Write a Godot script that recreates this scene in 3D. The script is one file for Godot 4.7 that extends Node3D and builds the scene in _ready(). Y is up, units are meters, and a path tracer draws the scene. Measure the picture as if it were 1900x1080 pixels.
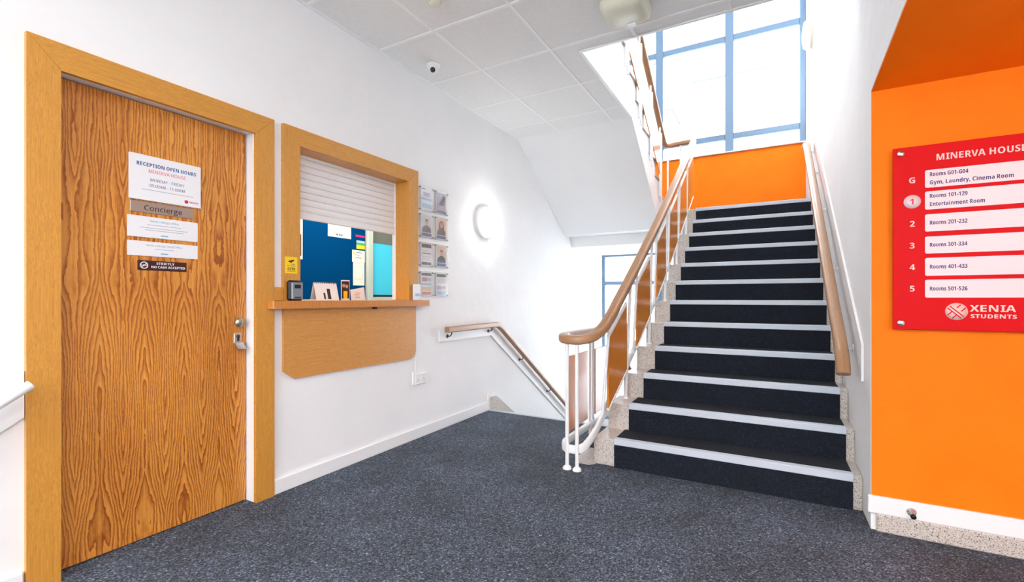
extends Node3D
# Reception hall with a carpeted stair. World: x to the right, y up, depth d = -z (metres).

var M := {}
var used := {}

# ---------------------------------------------------------------- helpers
func V(x: float, y: float, d: float) -> Vector3:
	return Vector3(x, y, -d)

func numbered(n: String) -> String:
	if not used.has(n):
		used[n] = 0
		return n
	used[n] += 1
	return "%s_%03d" % [n, used[n]]

func thing(called: String, label: String, category: String, at := Vector3.ZERO, group := "") -> Node3D:
	var o := Node3D.new()
	o.name = numbered(called)
	add_child(o)
	o.position = at
	o.set_meta("label", label)
	o.set_meta("category", category)
	if group != "":
		o.set_meta("group", group)
	return o

func structure(called: String, label := "", category := "") -> Node3D:
	var o := Node3D.new()
	o.name = called
	add_child(o)
	o.set_meta("kind", "structure")
	if label != "":
		o.set_meta("label", label)
	if category != "":
		o.set_meta("category", category)
	return o

func offset_of(n: Node) -> Vector3:
	var p := Vector3.ZERO
	while n != self and n is Node3D:
		p += (n as Node3D).position
		n = n.get_parent()
	return p

func obj(called: String, st: SurfaceTool, m: Material, parent: Node = self) -> MeshInstance3D:
	st.generate_normals()
	var o := MeshInstance3D.new()
	o.name = numbered(called) if parent == self else called
	o.mesh = st.commit()
	o.material_override = m
	parent.add_child(o, true)
	if parent != self:
		o.position = -offset_of(parent)
	return o

func tag(o: Node, label: String, category: String, group := "", kind := "") -> void:
	o.set_meta("label", label)
	o.set_meta("category", category)
	if group != "":
		o.set_meta("group", group)
	if kind != "":
		o.set_meta("kind", kind)

func mb() -> SurfaceTool:
	var st := SurfaceTool.new()
	st.begin(Mesh.PRIMITIVE_TRIANGLES)
	st.set_smooth_group(-1)
	return st

func face(st: SurfaceTool, pts: Array, c: Vector3, uvs: Array = []) -> void:
	var a: Vector3 = pts[0]
	var n := Vector3.ZERO
	for i in range(1, pts.size() - 1):
		n += (pts[i] - a).cross(pts[i + 1] - a)
	var mid := Vector3.ZERO
	for p in pts:
		mid += p
	mid /= pts.size()
	var flip := n.dot(mid - c) > 0.0      # clockwise seen from outside
	for i in range(1, pts.size() - 1):
		var idx := [0, i + 1, i] if flip else [0, i, i + 1]
		for k in idx:
			st.set_uv(uvs[k] if uvs.size() else Vector2(pts[k].x, pts[k].y))
			st.add_vertex(pts[k])

func uv_for(p: Vector3, n: int, g: int) -> Vector2:
	if n == g:
		return Vector2(p[(g + 1) % 3], p[(g + 2) % 3])
	return Vector2(p[3 - n - g], p[g])

# box from x0..x1, y0..y1, depth d0..d1, chamfered; grain axis 0 x, 1 y, 2 depth
func box(st: SurfaceTool, x0: float, x1: float, y0: float, y1: float, d0: float, d1: float, bev := 0.0, grain := 1) -> void:
	box_at(st, V(x0, y0, d1), V(x1, y1, d0), bev, grain)

func box_at(st: SurfaceTool, lo: Vector3, hi: Vector3, bev := 0.0, grain := 1) -> void:
	var c := (lo + hi) / 2.0
	var h := (hi - lo) / 2.0
	var b := minf(bev, minf(h.x, minf(h.y, h.z)) * 0.9)
	var pt := func(s: Vector3, a: int) -> Vector3:
		var q := Vector3.ZERO
		for i in 3:
			q[i] = c[i] + s[i] * (h[i] - (0.0 if i == a else b))
		return q
	for a in 3:
		for sg in [-1.0, 1.0]:
			var i1 := (a + 1) % 3
			var i2 := (a + 2) % 3
			var ps := []
			var us := []
			for k in [[-1.0, -1.0], [1.0, -1.0], [1.0, 1.0], [-1.0, 1.0]]:
				var s := Vector3.ZERO
				s[a] = sg
				s[i1] = k[0]
				s[i2] = k[1]
				var p: Vector3 = pt.call(s, a)
				ps.append(p)
				us.append(uv_for(p, a, grain))
			face(st, ps, c, us)
	if b <= 0.0:
		return
	for a in 3:
		var b1 := (a + 1) % 3
		var e := (a + 2) % 3
		for sa in [-1.0, 1.0]:
			for sb in [-1.0, 1.0]:
				var s0 := Vector3.ZERO
				s0[a] = sa
				s0[b1] = sb
				s0[e] = -1.0
				var s1 := s0
				s1[e] = 1.0
				var ps := [pt.call(s0, a), pt.call(s1, a), pt.call(s1, b1), pt.call(s0, b1)]
				var us := []
				for p in ps:
					us.append(uv_for(p, a, grain))
				face(st, ps, c, us)
	for sx in [-1.0, 1.0]:
		for sy in [-1.0, 1.0]:
			for sz in [-1.0, 1.0]:
				var s := Vector3(sx, sy, sz)
				var ps := [pt.call(s, 0), pt.call(s, 1), pt.call(s, 2)]
				face(st, ps, c, [uv_for(ps[0], 0, grain), uv_for(ps[1], 0, grain), uv_for(ps[2], 0, grain)])

# polygon in a plane extruded: plane "x" -> points are (d, y), between x0 and x1; "y" -> (x, d); "d" -> (x, y)
func prism(st: SurfaceTool, poly: PackedVector2Array, plane: String, a: float, b: float, grain := 1) -> void:
	var to3 := func(p: Vector2, w: float) -> Vector3:
		if plane == "x":
			return V(w, p.y, p.x)
		if plane == "y":
			return V(p.x, w, p.y)
		return V(p.x, p.y, w)
	var ax := {"x": 0, "y": 1, "d": 2}
	var n: int = ax[plane]
	var tri := Geometry2D.triangulate_polygon(poly)
	for w in [a, b]:
		var far: float = b if w == a else a
		for i in range(0, tri.size(), 3):
			var ps := [to3.call(poly[tri[i]], w), to3.call(poly[tri[i + 1]], w), to3.call(poly[tri[i + 2]], w)]
			var c: Vector3 = (ps[0] + ps[1] + ps[2]) / 3.0
			var q := c
			q[n] += (far - w) * (-1.0 if n == 2 else 1.0)
			face(st, ps, q, [uv_for(ps[0], n, grain), uv_for(ps[1], n, grain), uv_for(ps[2], n, grain)])
	var ccw := not Geometry2D.is_polygon_clockwise(poly)
	for i in poly.size():
		var p := poly[i]
		var q := poly[(i + 1) % poly.size()]
		var dir := q - p
		var inw := Vector2(-dir.y, dir.x).normalized() * (1.0 if ccw else -1.0)
		var mid := (p + q) / 2.0 + inw * 0.01
		var ps := [to3.call(p, a), to3.call(q, a), to3.call(q, b), to3.call(p, b)]
		var l := dir.length()
		face(st, ps, to3.call(mid, (a + b) / 2.0), [Vector2(0, a), Vector2(l, a), Vector2(l, b), Vector2(0, b)])

# a closed profile (side, up) swept along points
func sweep(st: SurfaceTool, pts: Array, prof: Array, up := Vector3.UP, smooth := true) -> void:
	var n := prof.size()
	var rings := []
	var run := [0.0]
	for i in pts.size():
		var t: Vector3
		if i == 0:
			t = pts[1] - pts[0]
		elif i == pts.size() - 1:
			t = pts[i] - pts[i - 1]
		else:
			t = (pts[i] - pts[i - 1]).normalized() + (pts[i + 1] - pts[i]).normalized()
		t = t.normalized()
		var side := t.cross(up).normalized()
		var u := side.cross(t).normalized()
		var ring := []
		for p in prof:
			ring.append(pts[i] + side * p.x + u * p.y)
		rings.append(ring)
		if i:
			run.append(run[i - 1] + pts[i].distance_to(pts[i - 1]))
	st.set_smooth_group(0 if smooth else -1)
	for i in pts.size() - 1:
		var c: Vector3 = (pts[i] + pts[i + 1]) / 2.0
		for k in n:
			var k2 := (k + 1) % n
			var w := float(k) * 0.03
			face(st, [rings[i][k], rings[i][k2], rings[i + 1][k2], rings[i + 1][k]], c, [Vector2(w, run[i]), Vector2(w + 0.03, run[i]), Vector2(w + 0.03, run[i + 1]), Vector2(w, run[i + 1])])
	st.set_smooth_group(-1)
	for e in [[0, 1], [pts.size() - 1, pts.size() - 2]]:
		var us := []
		for p in prof:
			us.append(Vector2(p.x, p.y))
		face(st, rings[e[0]], pts[e[1]], us)

func circle(r: float, n := 12) -> Array:
	var a := []
	for i in n:
		a.append(Vector2(cos(TAU * i / n), sin(TAU * i / n)) * r)
	return a

func rounded(w: float, h: float, r: float, n := 4) -> Array:
	var a := []
	for q in 4:
		var cx := (w / 2 - r) * (1 if q == 0 or q == 3 else -1)
		var cy := (h / 2 - r) * (1 if q < 2 else -1)
		for i in n + 1:
			var t := PI / 2 * (q + float(i) / n)
			a.append(Vector2(cx + r * cos(t), cy + r * sin(t)))
	return a

func tube(st: SurfaceTool, a: Vector3, b: Vector3, r: float, n := 12) -> void:
	var up := Vector3.UP if absf((b - a).normalized().y) < 0.9 else Vector3.RIGHT
	sweep(st, [a, b], circle(r, n), up)

# profile of (radius, height) turned about an axis through o
func lathe(st: SurfaceTool, prof: Array, o: Vector3, axis := Vector3.UP, n := 24, squash := 0.0) -> void:
	var z := axis.normalized()
	var x := z.cross(Vector3.UP if absf(z.y) < 0.9 else Vector3.BACK).normalized()
	var y := x.cross(z)
	st.set_smooth_group(0)
	var ring := func(i: int) -> Array:
		var a := []
		for k in n:
			var t := TAU * k / n
			var cs := cos(t)
			var sn := sin(t)
			if squash > 0.0:
				cs = signf(cs) * pow(absf(cs), squash)
				sn = signf(sn) * pow(absf(sn), squash)
			a.append(o + z * prof[i].y + (x * cs + y * sn) * prof[i].x)
		return a
	for i in prof.size() - 1:
		var r0: Array = ring.call(i)
		var r1: Array = ring.call(i + 1)
		var seg: Vector2 = prof[i + 1] - prof[i]
		var nr := Vector2(seg.y, -seg.x)          # profile runs so that this points outwards
		for k in n:
			var k2 := (k + 1) % n
			var mid: Vector3 = (r0[k] + r0[k2] + r1[k] + r1[k2]) / 4.0
			var rad: Vector3 = mid - o
			rad -= z * rad.dot(z)
			var outw: Vector3 = rad.normalized() * nr.x + z * nr.y
			var q := [r0[k], r0[k2], r1[k2], r1[k]]
			if prof[i].x < 1e-6:
				q = [r0[k], r1[k2], r1[k]]
			elif prof[i + 1].x < 1e-6:
				q = [r0[k], r0[k2], r1[k]]
			face(st, q, mid - outw)
	st.set_smooth_group(-1)

# lettering: TextMesh; facing "x" (on the wall with the doors) or "d" (towards the hall)
func lettering(parent: Node, s: String, cap: float, m: Material, x: float, y: float, d: float, facing := "d", width := 0.0, align := 0, bold := true, called := "lettering") -> MeshInstance3D:
	var t := TextMesh.new()
	var f := SystemFont.new()
	f.font_names = PackedStringArray(["Droid Sans"])
	f.font_weight = 700 if bold else 400
	t.font = f
	t.text = s
	t.font_size = 48
	t.pixel_size = cap / (0.714 * 48.0)
	t.depth = 0.0012
	t.curve_step = 3.0
	t.horizontal_alignment = HORIZONTAL_ALIGNMENT_LEFT if align == 0 else HORIZONTAL_ALIGNMENT_CENTER
	t.vertical_alignment = VERTICAL_ALIGNMENT_CENTER
	var o := MeshInstance3D.new()
	o.name = called
	o.mesh = t
	o.material_override = m
	parent.add_child(o, true)
	var k := 1.0
	if width > 0.0:
		k = width / maxf(t.get_aabb().size.x, 0.001)
	o.basis = Basis(Vector3.UP, PI / 2 if facing == "x" else 0.0).scaled_local(Vector3(k, 1, 1))
	o.position = V(x, y, d) - offset_of(parent)
	return o

func mat(c: Color, rough := 0.6, metal := 0.0) -> StandardMaterial3D:
	var m := StandardMaterial3D.new()
	m.albedo_color = c
	m.roughness = rough
	m.metallic = metal
	return m

func noise(freq: float, seed_: int, octaves := 3) -> FastNoiseLite:
	var n := FastNoiseLite.new()
	n.seed = seed_
	n.frequency = freq
	n.noise_type = FastNoiseLite.TYPE_SIMPLEX_SMOOTH
	n.fractal_octaves = octaves
	return n

func tex(w: int, h: int, data: PackedByteArray) -> ImageTexture:
	var im := Image.create_from_data(w, h, false, Image.FORMAT_RGB8, data)
	im.generate_mipmaps()
	return ImageTexture.create_from_image(im)

# ---------------------------------------------------------------- textures
func flame_veneer() -> ImageTexture:      # book-matched crown-cut oak, 0.80 x 2.02 m
	var w := 448
	var h := 1120
	var warp := noise(1.0, 11, 3)
	var fine := noise(1.0, 23, 2)
	var data := PackedByteArray()
	data.resize(w * h * 3)
	var light := Color(0.885, 0.615, 0.265)
	var dark := Color(0.57, 0.29, 0.06)
	for j in h:
		var y := (1.0 - float(j) / h) * 2.02
		for i in w:
			var x := float(i) / w * 0.80
			var q := (x - 0.145) / 0.165 + 8.5
			var leaf := floorf(q)
			var u := absf(q - leaf - 0.5) * 2.0
			var wv := warp.get_noise_2d(u * 0.45 + leaf * 0.05, y * 0.9) * 3.2
			wv += warp.get_noise_2d(u * 1.3 + 40.0, y * 3.2 + leaf * 0.03) * 0.55
			var v := 5.4 * pow(u, 1.2) + y * 2.7 + wv + fine.get_noise_2d(x * 55.0, y * 22.0) * 0.13
			var g := v - floorf(v)
			var line := pow(g, 2.2) * (1.0 - smoothstep(0.90, 1.0, g))
			var fib := fine.get_noise_2d(x * 420.0, y * 9.0) * 0.5 + fine.get_noise_2d(x * 160.0 + 90.0, y * 3.0) * 0.5
			var k := clampf(0.10 + line * 1.05 + fib * 0.24 + warp.get_noise_2d(x * 2.2 + 7.0, y * 0.9) * 0.22, 0.0, 1.0)
			var c := light.lerp(dark, k)
			var at := (j * w + i) * 3
			data[at] = int(c.r * 255)
			data[at + 1] = int(c.g * 255)
			data[at + 2] = int(c.b * 255)
	return tex(w, h, data)

func straight_grain(seed_: int) -> ImageTexture:   # 0.25 x 1.0 m, neutral, multiplied by the colour of the wood
	var w := 192
	var h := 384
	var a := noise(1.0, seed_, 3)
	var data := PackedByteArray()
	data.resize(w * h * 3)
	for j in h:
		var y := float(j) / h * TAU
		for i in w:
			var x := float(i) / w * TAU
			# wraps round in both directions
			var px := cos(x) * 1.9
			var py := sin(x) * 1.9
			var pz := cos(y) * 0.35
			var wv := a.get_noise_3d(px, py, pz + sin(y) * 0.2) * 7.0
			var g := wv - floorf(wv)
			var fib := a.get_noise_3d(px * 14.0, py * 14.0, pz * 4.0 + sin(y) * 1.6)
			var k := clampf(1.0 - 0.09 * pow(g, 2.0) - 0.07 * fib - 0.03, 0.0, 1.0)
			var at := (j * w + i) * 3
			data[at] = int(minf(k * 1.0, 1.0) * 255)
			data[at + 1] = int(minf(pow(k, 1.35), 1.0) * 255)
			data[at + 2] = int(minf(pow(k, 1.8), 1.0) * 255)
	return tex(w, h, data)

func carpet_tex() -> ImageTexture:
	var n := 512
	var rng := RandomNumberGenerator.new()
	rng.seed = 77
	var v := PackedFloat32Array()
	v.resize(n * n)
	for i in n * n:
		v[i] = rng.randf()
	var data := PackedByteArray()
	data.resize(n * n * 3)
	for j in n:
		for i in n:
			var s := v[j * n + i] * 0.5 + v[j * n + (i + 1) % n] * 0.25 + v[((j + 1) % n) * n + i] * 0.25
			var tone := 0.312 + 0.58 * (s - 0.5)
			if s > 0.74:
				tone += (s - 0.74) * 1.3
			var at := (j * n + i) * 3
			data[at] = int(clampf(tone * 0.94, 0.02, 1) * 255)
			data[at + 1] = int(clampf(tone * 1.05, 0.03, 1) * 255)
			data[at + 2] = int(clampf(tone * 1.18 + 0.014, 0.04, 1) * 255)
	return tex(n, n, data)

func terrazzo_tex() -> ImageTexture:
	var n := 384
	var rng := RandomNumberGenerator.new()
	rng.seed = 5
	var im := Image.create(n, n, false, Image.FORMAT_RGB8)
	im.fill(Color(0.80, 0.765, 0.735))
	var tones := [Color(0.30, 0.27, 0.25), Color(0.55, 0.48, 0.42), Color(0.92, 0.90, 0.86), Color(0.66, 0.55, 0.44), Color(0.45, 0.42, 0.40)]
	for i in 5200:
		var s := rng.randi_range(1, 4)
		var c: Color = tones[rng.randi() % tones.size()]
		im.fill_rect(Rect2i(rng.randi() % n, rng.randi() % n, s, rng.randi_range(1, 4)), c)
	im.generate_mipmaps()
	return ImageTexture.create_from_image(im)

func blotch_tex(lo: Color, hi: Color, freq: float, seed_: int) -> NoiseTexture2D:
	var t := NoiseTexture2D.new()
	t.width = 256
	t.height = 256
	t.seamless = true
	t.noise = noise(freq, seed_, 4)
	var g := Gradient.new()
	g.set_color(0, lo)
	g.set_color(1, hi)
	t.color_ramp = g
	return t

func tri(m: StandardMaterial3D, t: Texture2D, per_metre: float) -> StandardMaterial3D:
	m.albedo_texture = t
	m.uv1_triplanar = true
	m.uv1_world_triplanar = true
	m.uv1_scale = Vector3.ONE * per_metre
	return m

func wood(c: Color, t: Texture2D, rough := 0.38) -> StandardMaterial3D:
	var m := mat(c, rough)
	m.albedo_texture = t
	m.uv1_scale = Vector3(4, 1, 1)
	m.clearcoat_enabled = true
	m.clearcoat = 0.25
	m.clearcoat_roughness = 0.3
	return m

func make_materials() -> void:
	var bump := NoiseTexture2D.new()
	bump.width = 256
	bump.height = 256
	bump.seamless = true
	bump.as_normal_map = true
	bump.bump_strength = 1.5
	bump.noise = noise(0.06, 3, 4)
	M.wall = tri(mat(Color(1, 1, 1), 0.75), blotch_tex(Color(0.945, 0.945, 0.945), Color(0.965, 0.965, 0.965), 0.012, 4), 0.4)
	M.wall.normal_enabled = true
	M.wall.normal_texture = bump
	M.wall.normal_scale = 0.12
	M.white_gloss = mat(Color(0.95, 0.95, 0.95), 0.32)
	M.white_paint = mat(Color(0.94, 0.94, 0.93), 0.4)
	M.tile = tri(mat(Color(1, 1, 1), 0.9), blotch_tex(Color(0.925, 0.92, 0.91), Color(0.945, 0.94, 0.93), 0.05, 9), 1.7)
	M.grid = mat(Color(0.96, 0.96, 0.955), 0.5)
	M.orange = tri(mat(Color(1, 1, 1), 0.55), blotch_tex(Color(0.975, 0.48, 0.045), Color(1.0, 0.505, 0.06), 0.02, 14), 0.7)
	M.orange.metallic_specular = 0.25
	M.carpet = tri(mat(Color(1, 1, 1), 0.95), carpet_tex(), 0.62)
	M.carpet.detail_enabled = true        # foot traffic: brownish and bluish patches
	M.carpet.detail_blend_mode = BaseMaterial3D.BLEND_MODE_MUL
	M.carpet.detail_uv_layer = BaseMaterial3D.DETAIL_UV_2
	M.carpet.uv2_triplanar = true
	M.carpet.uv2_world_triplanar = true
	M.carpet.uv2_scale = Vector3.ONE * 0.33
	M.carpet.detail_albedo = blotch_tex(Color(0.80, 0.79, 0.77), Color(1.0, 1.0, 1.0), 0.02, 41)
	M.stair_carpet = tri(mat(Color(0.21, 0.27, 0.35), 0.95), M.carpet.albedo_texture, 0.62)
	M.terrazzo = tri(mat(Color(1, 1, 1), 0.35), terrazzo_tex(), 2.6)
	M.nosing = mat(Color(0.77, 0.80, 0.84), 0.45)
	var gr := straight_grain(31)
	M.oak = wood(Color(0.85, 0.61, 0.25), gr)
	M.oak_shelf = wood(Color(0.83, 0.54, 0.24), gr)
	M.oak_apron = wood(Color(0.85, 0.61, 0.31), gr)
	M.rail = wood(Color(0.70, 0.535, 0.39), gr, 0.3)
	M.panel = wood(Color(0.90, 0.56, 0.17), gr, 0.3)
	M.panel.clearcoat = 0.4
	M.panel.clearcoat_roughness = 0.1
	M.leaf = mat(Color(1, 1, 1), 0.36)
	M.leaf.albedo_texture = flame_veneer()
	M.leaf.clearcoat_enabled = true
	M.leaf.clearcoat = 0.3
	M.leaf.clearcoat_roughness = 0.25
	M.chrome = mat(Color(0.80, 0.80, 0.80), 0.25, 1.0)
	M.steel = mat(Color(0.72, 0.70, 0.66), 0.34, 0.9)
	M.black = mat(Color(0.05, 0.05, 0.055), 0.45)
	M.dark = mat(Color(0.16, 0.16, 0.17), 0.5)
	M.bronze = mat(Color(0.17, 0.13, 0.10), 0.45)
	M.paper = mat(Color(0.93, 0.93, 0.94), 0.55)
	M.cream_paper = mat(Color(0.93, 0.90, 0.80), 0.7)
	M.ink_blue = mat(Color(0.13, 0.33, 0.55), 0.6)
	M.ink_red = mat(Color(0.87, 0.42, 0.48), 0.6)
	M.ink_grey = mat(Color(0.40, 0.43, 0.53), 0.6)
	M.ink_pale = mat(Color(0.68, 0.70, 0.74), 0.6)
	M.ink_teal = mat(Color(0.52, 0.72, 0.80), 0.6)
	M.ink_crimson = mat(Color(0.85, 0.12, 0.30), 0.6)
	M.ink_navy = mat(Color(0.17, 0.12, 0.40), 0.6)
	M.maroon = mat(Color(0.22, 0.06, 0.08), 0.4)
	M.red = mat(Color(0.83, 0.03, 0.06), 0.5)
	M.red.metallic_specular = 0.25
	M.pink_white = mat(Color(0.93, 0.85, 0.86), 0.4)
	M.pink_text = mat(Color(0.97, 0.79, 0.76), 0.5)
	M.yellow = mat(Color(0.97, 0.80, 0.03), 0.5)
	M.shutter = mat(Color(0.965, 0.965, 0.965), 0.45)
	M.board = mat(Color(0.0, 0.235, 0.40), 0.9)
	M.board.metallic_specular = 0.1
	M.turquoise = mat(Color(0.25, 0.80, 0.88), 0.6)
	M.grey_green = mat(Color(0.42, 0.43, 0.37), 0.6)
	M.screen_frame = mat(Color(0.76, 0.77, 0.70), 0.5)
	M.window_frame = mat(Color(0.43, 0.53, 0.63), 0.5)
	M.cream_plastic = mat(Color(0.88, 0.87, 0.79), 0.35)
	M.skin = mat(Color(0.80, 0.60, 0.48), 0.6)
	M.photo_bg = mat(Color(0.86, 0.83, 0.82), 0.5)
	M.photo_warm = mat(Color(0.88, 0.74, 0.62), 0.5)
	M.suit = mat(Color(0.25, 0.28, 0.36), 0.6)
	M.hair = mat(Color(0.22, 0.13, 0.09), 0.6)
	M.print_blue = mat(Color(0.62, 0.76, 0.85), 0.5)
	M.print_lilac = mat(Color(0.70, 0.64, 0.76), 0.5)
	M.print_red = mat(Color(0.80, 0.40, 0.42), 0.5)
	M.pink = mat(Color(0.90, 0.10, 0.42), 0.5)
	M.green = mat(Color(0.35, 0.62, 0.30), 0.6)
	M.facade = mat(Color(0.93, 0.93, 0.93), 0.8)
	M.facade_line = mat(Color(0.30, 0.32, 0.36), 0.8)
	M.facade_blue = mat(Color(0.62, 0.70, 0.86), 0.7)
	M.concrete = mat(Color(0.80, 0.80, 0.79), 0.9)
	M.glass = mat(Color(0.92, 0.97, 1.0, 0.06), 0.03)
	M.glass.transparency = BaseMaterial3D.TRANSPARENCY_ALPHA
	M.acrylic = mat(Color(0.95, 0.97, 0.98, 0.08), 0.06)
	M.acrylic.transparency = BaseMaterial3D.TRANSPARENCY_ALPHA
	M.acrylic_edge = mat(Color(0.72, 0.75, 0.78), 0.15)
	M.lamp_soft = mat(Color(0.93, 0.92, 0.87), 0.4)
	M.lamp_soft.emission_enabled = true
	M.lamp_soft.emission = Color(1, 0.97, 0.9)
	M.lamp_soft.emission_energy_multiplier = 0.25
	M.lamp_glow = mat(Color(0.95, 0.95, 0.95), 0.4)
	M.lamp_glow.emission_enabled = true
	M.lamp_glow.emission = Color(1, 0.99, 0.97)
	M.lamp_glow.emission_energy_multiplier = 2.2

# ---------------------------------------------------------------- stair numbers
const D0 := 2.9936
const GO := 0.2633
const RISE := 0.1818
const CARPET_LEFT := [1.558, 1.585, 1.625, 1.653, 1.672, 1.673, 1.675, 1.68, 1.68, 1.681, 1.682, 1.681]
func tread(k: int) -> float:
	return 0.178 + RISE * k
func nose_line(d: float) -> float:
	return 0.1458 + RISE / GO * (d - D0)
func rail_x(d: float) -> float:
	var ds := [2.86, 3.0, 3.3, 3.5, 3.9, 4.3, 4.7, 5.3, 6.0]
	var xs := [1.405, 1.45, 1.485, 1.515, 1.55, 1.575, 1.595, 1.61, 1.625]
	if d <= ds[0]:
		return xs[0]
	for i in 8:
		if d <= ds[i + 1]:
			return lerpf(xs[i], xs[i + 1], (d - ds[i]) / (ds[i + 1] - ds[i]))
	return xs[8]

func hand_x(d: float) -> float:
	var ds := [2.95, 3.1, 3.3, 3.7, 4.2, 4.85, 5.8, 6.0]
	var xs := [1.49, 1.515, 1.534, 1.560, 1.590, 1.613, 1.638, 1.642]
	if d <= ds[0]:
		return xs[0]
	for i in 7:
		if d <= ds[i + 1]:
			return lerpf(xs[i], xs[i + 1], (d - ds[i]) / (ds[i + 1] - ds[i]))
	return xs[7]

# ---------------------------------------------------------------- scene
func _ready() -> void:
	var cam := Camera3D.new()
	cam.name = "camera"
	add_child(cam)
	cam.projection = Camera3D.PROJECTION_FRUSTUM
	cam.keep_aspect = Camera3D.KEEP_HEIGHT
	cam.near = 0.05
	cam.far = 200.0
	cam.size = 0.05 * 1080.0 / 860.9643
	cam.frustum_offset = Vector2(0, 0.05 * 13.9 / 860.9643)
	cam.position = Vector3(2.4575, 1.11, 0)
	cam.rotation = Vector3(0, 0.5083, 0)
	cam.current = true

	var env := Environment.new()
	env.tonemap_mode = Environment.TONE_MAPPER_LINEAR
	env.tonemap_exposure = 1.3
	env.background_mode = Environment.BG_SKY
	env.sdfgi_enabled = true
	env.ssao_enabled = true
	env.ssil_enabled = true
	var sky := Sky.new()
	var sm := ProceduralSkyMaterial.new()
	sm.sky_top_color = Color(0.90, 0.95, 1.0)
	sm.sky_horizon_color = Color(0.97, 0.985, 1.0)
	sm.ground_bottom_color = Color(0.8, 0.8, 0.8)
	sm.ground_horizon_color = Color(0.95, 0.96, 0.97)
	sm.sky_energy_multiplier = 1.0
	sky.sky_material = sm
	env.sky = sky
	env.background_energy_multiplier = 10.0
	var we := WorldEnvironment.new()
	we.name = "world_environment"
	we.environment = env
	add_child(we)

	make_materials()
	added_panel_light(1.952, 2.8785, -0.22, 1.2, "added square fill light panel, unseen, in the ceiling tiles over the hall")  # panels out of view, added to brighten the hall
	added_panel_light(1.374, 2.8785, -1.99, 4.0, "added square fill light panel, unseen, in the ceiling tiles by the entrance")
	added_panel_light(3.60, 2.8785, -1.40, 4.4, "added square fill light panel, unseen, in the ceiling over the corridor recess")
	added_panel_light(-0.72, 2.8785, 2.75, 4.0, "added square light panel, unseen, brightening the office, in the office ceiling")  # out of sight, added so the office is lit

	build_shell()
	build_ceiling()
	build_windows()
	build_stairs()
	build_upper_flight()
	build_down_flight()
	build_balustrades()
	build_door()
	build_hatch()
	build_office()
	build_left_wall_things()
	build_right_wall_things()
	build_directory()
	build_outside()

func added_panel_light(x: float, y: float, d: float, e: float, label: String) -> void:  # made-up ceiling luminaire outside the view, added as fill light
	var t := thing("added_ceiling_panel", label, "light", V(x, y, d))
	var st := mb()
	box(st, x - 0.285, x + 0.285, y - 0.012, y + 0.004, d - 0.285, d + 0.285, 0.002)
	obj("frame", st, M.white_paint, t)
	st = mb()
	box(st, x - 0.265, x + 0.265, y - 0.014, y - 0.004, d - 0.265, d + 0.265, 0.001)
	obj("diffuser", st, M.lamp_glow, t)
	var l := AreaLight3D.new()
	l.name = "added_panel_light"
	l.area_size = Vector2(0.53, 0.53)
	l.light_energy = e
	l.light_color = Color(0.985, 0.985, 0.985)
	l.shadow_enabled = true
	t.add_child(l)
	l.position = Vector3(0, -0.02, 0)
	l.rotation = Vector3(-PI / 2, 0, 0)

func lamp_light(t: Node3D, at: Vector3, e: float) -> void:
	var l := OmniLight3D.new()
	l.name = "lamp_light"
	l.light_energy = e
	l.light_size = 0.12
	l.light_color = Color(0.985, 0.985, 0.985)
	l.omni_range = 20.0
	l.omni_attenuation = 2.0
	l.shadow_enabled = true
	t.add_child(l)
	l.position = at

func added_round_lamp(at: Vector3, axis: Vector3, e: float, label: String) -> void:  # added fill lamp out of view, shaped like the wall lamp
	var t := thing("added_bulkhead_lamp", label, "lamp", at)
	var st := mb()
	lathe(st, [Vector2(0.16, 0.0), Vector2(0.16, 0.022), Vector2(0.152, 0.030), Vector2(0.0, 0.030)], at, axis, 40)
	obj("base", st, M.white_paint, t)
	st = mb()
	lathe(st, [Vector2(0.148, 0.030), Vector2(0.146, 0.046), Vector2(0.134, 0.062), Vector2(0.105, 0.074), Vector2(0.06, 0.080), Vector2(0.0, 0.082)], at, axis, 40)
	obj("diffuser", st, M.lamp_glow, t)
	lamp_light(t, axis * 0.055, e)

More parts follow.
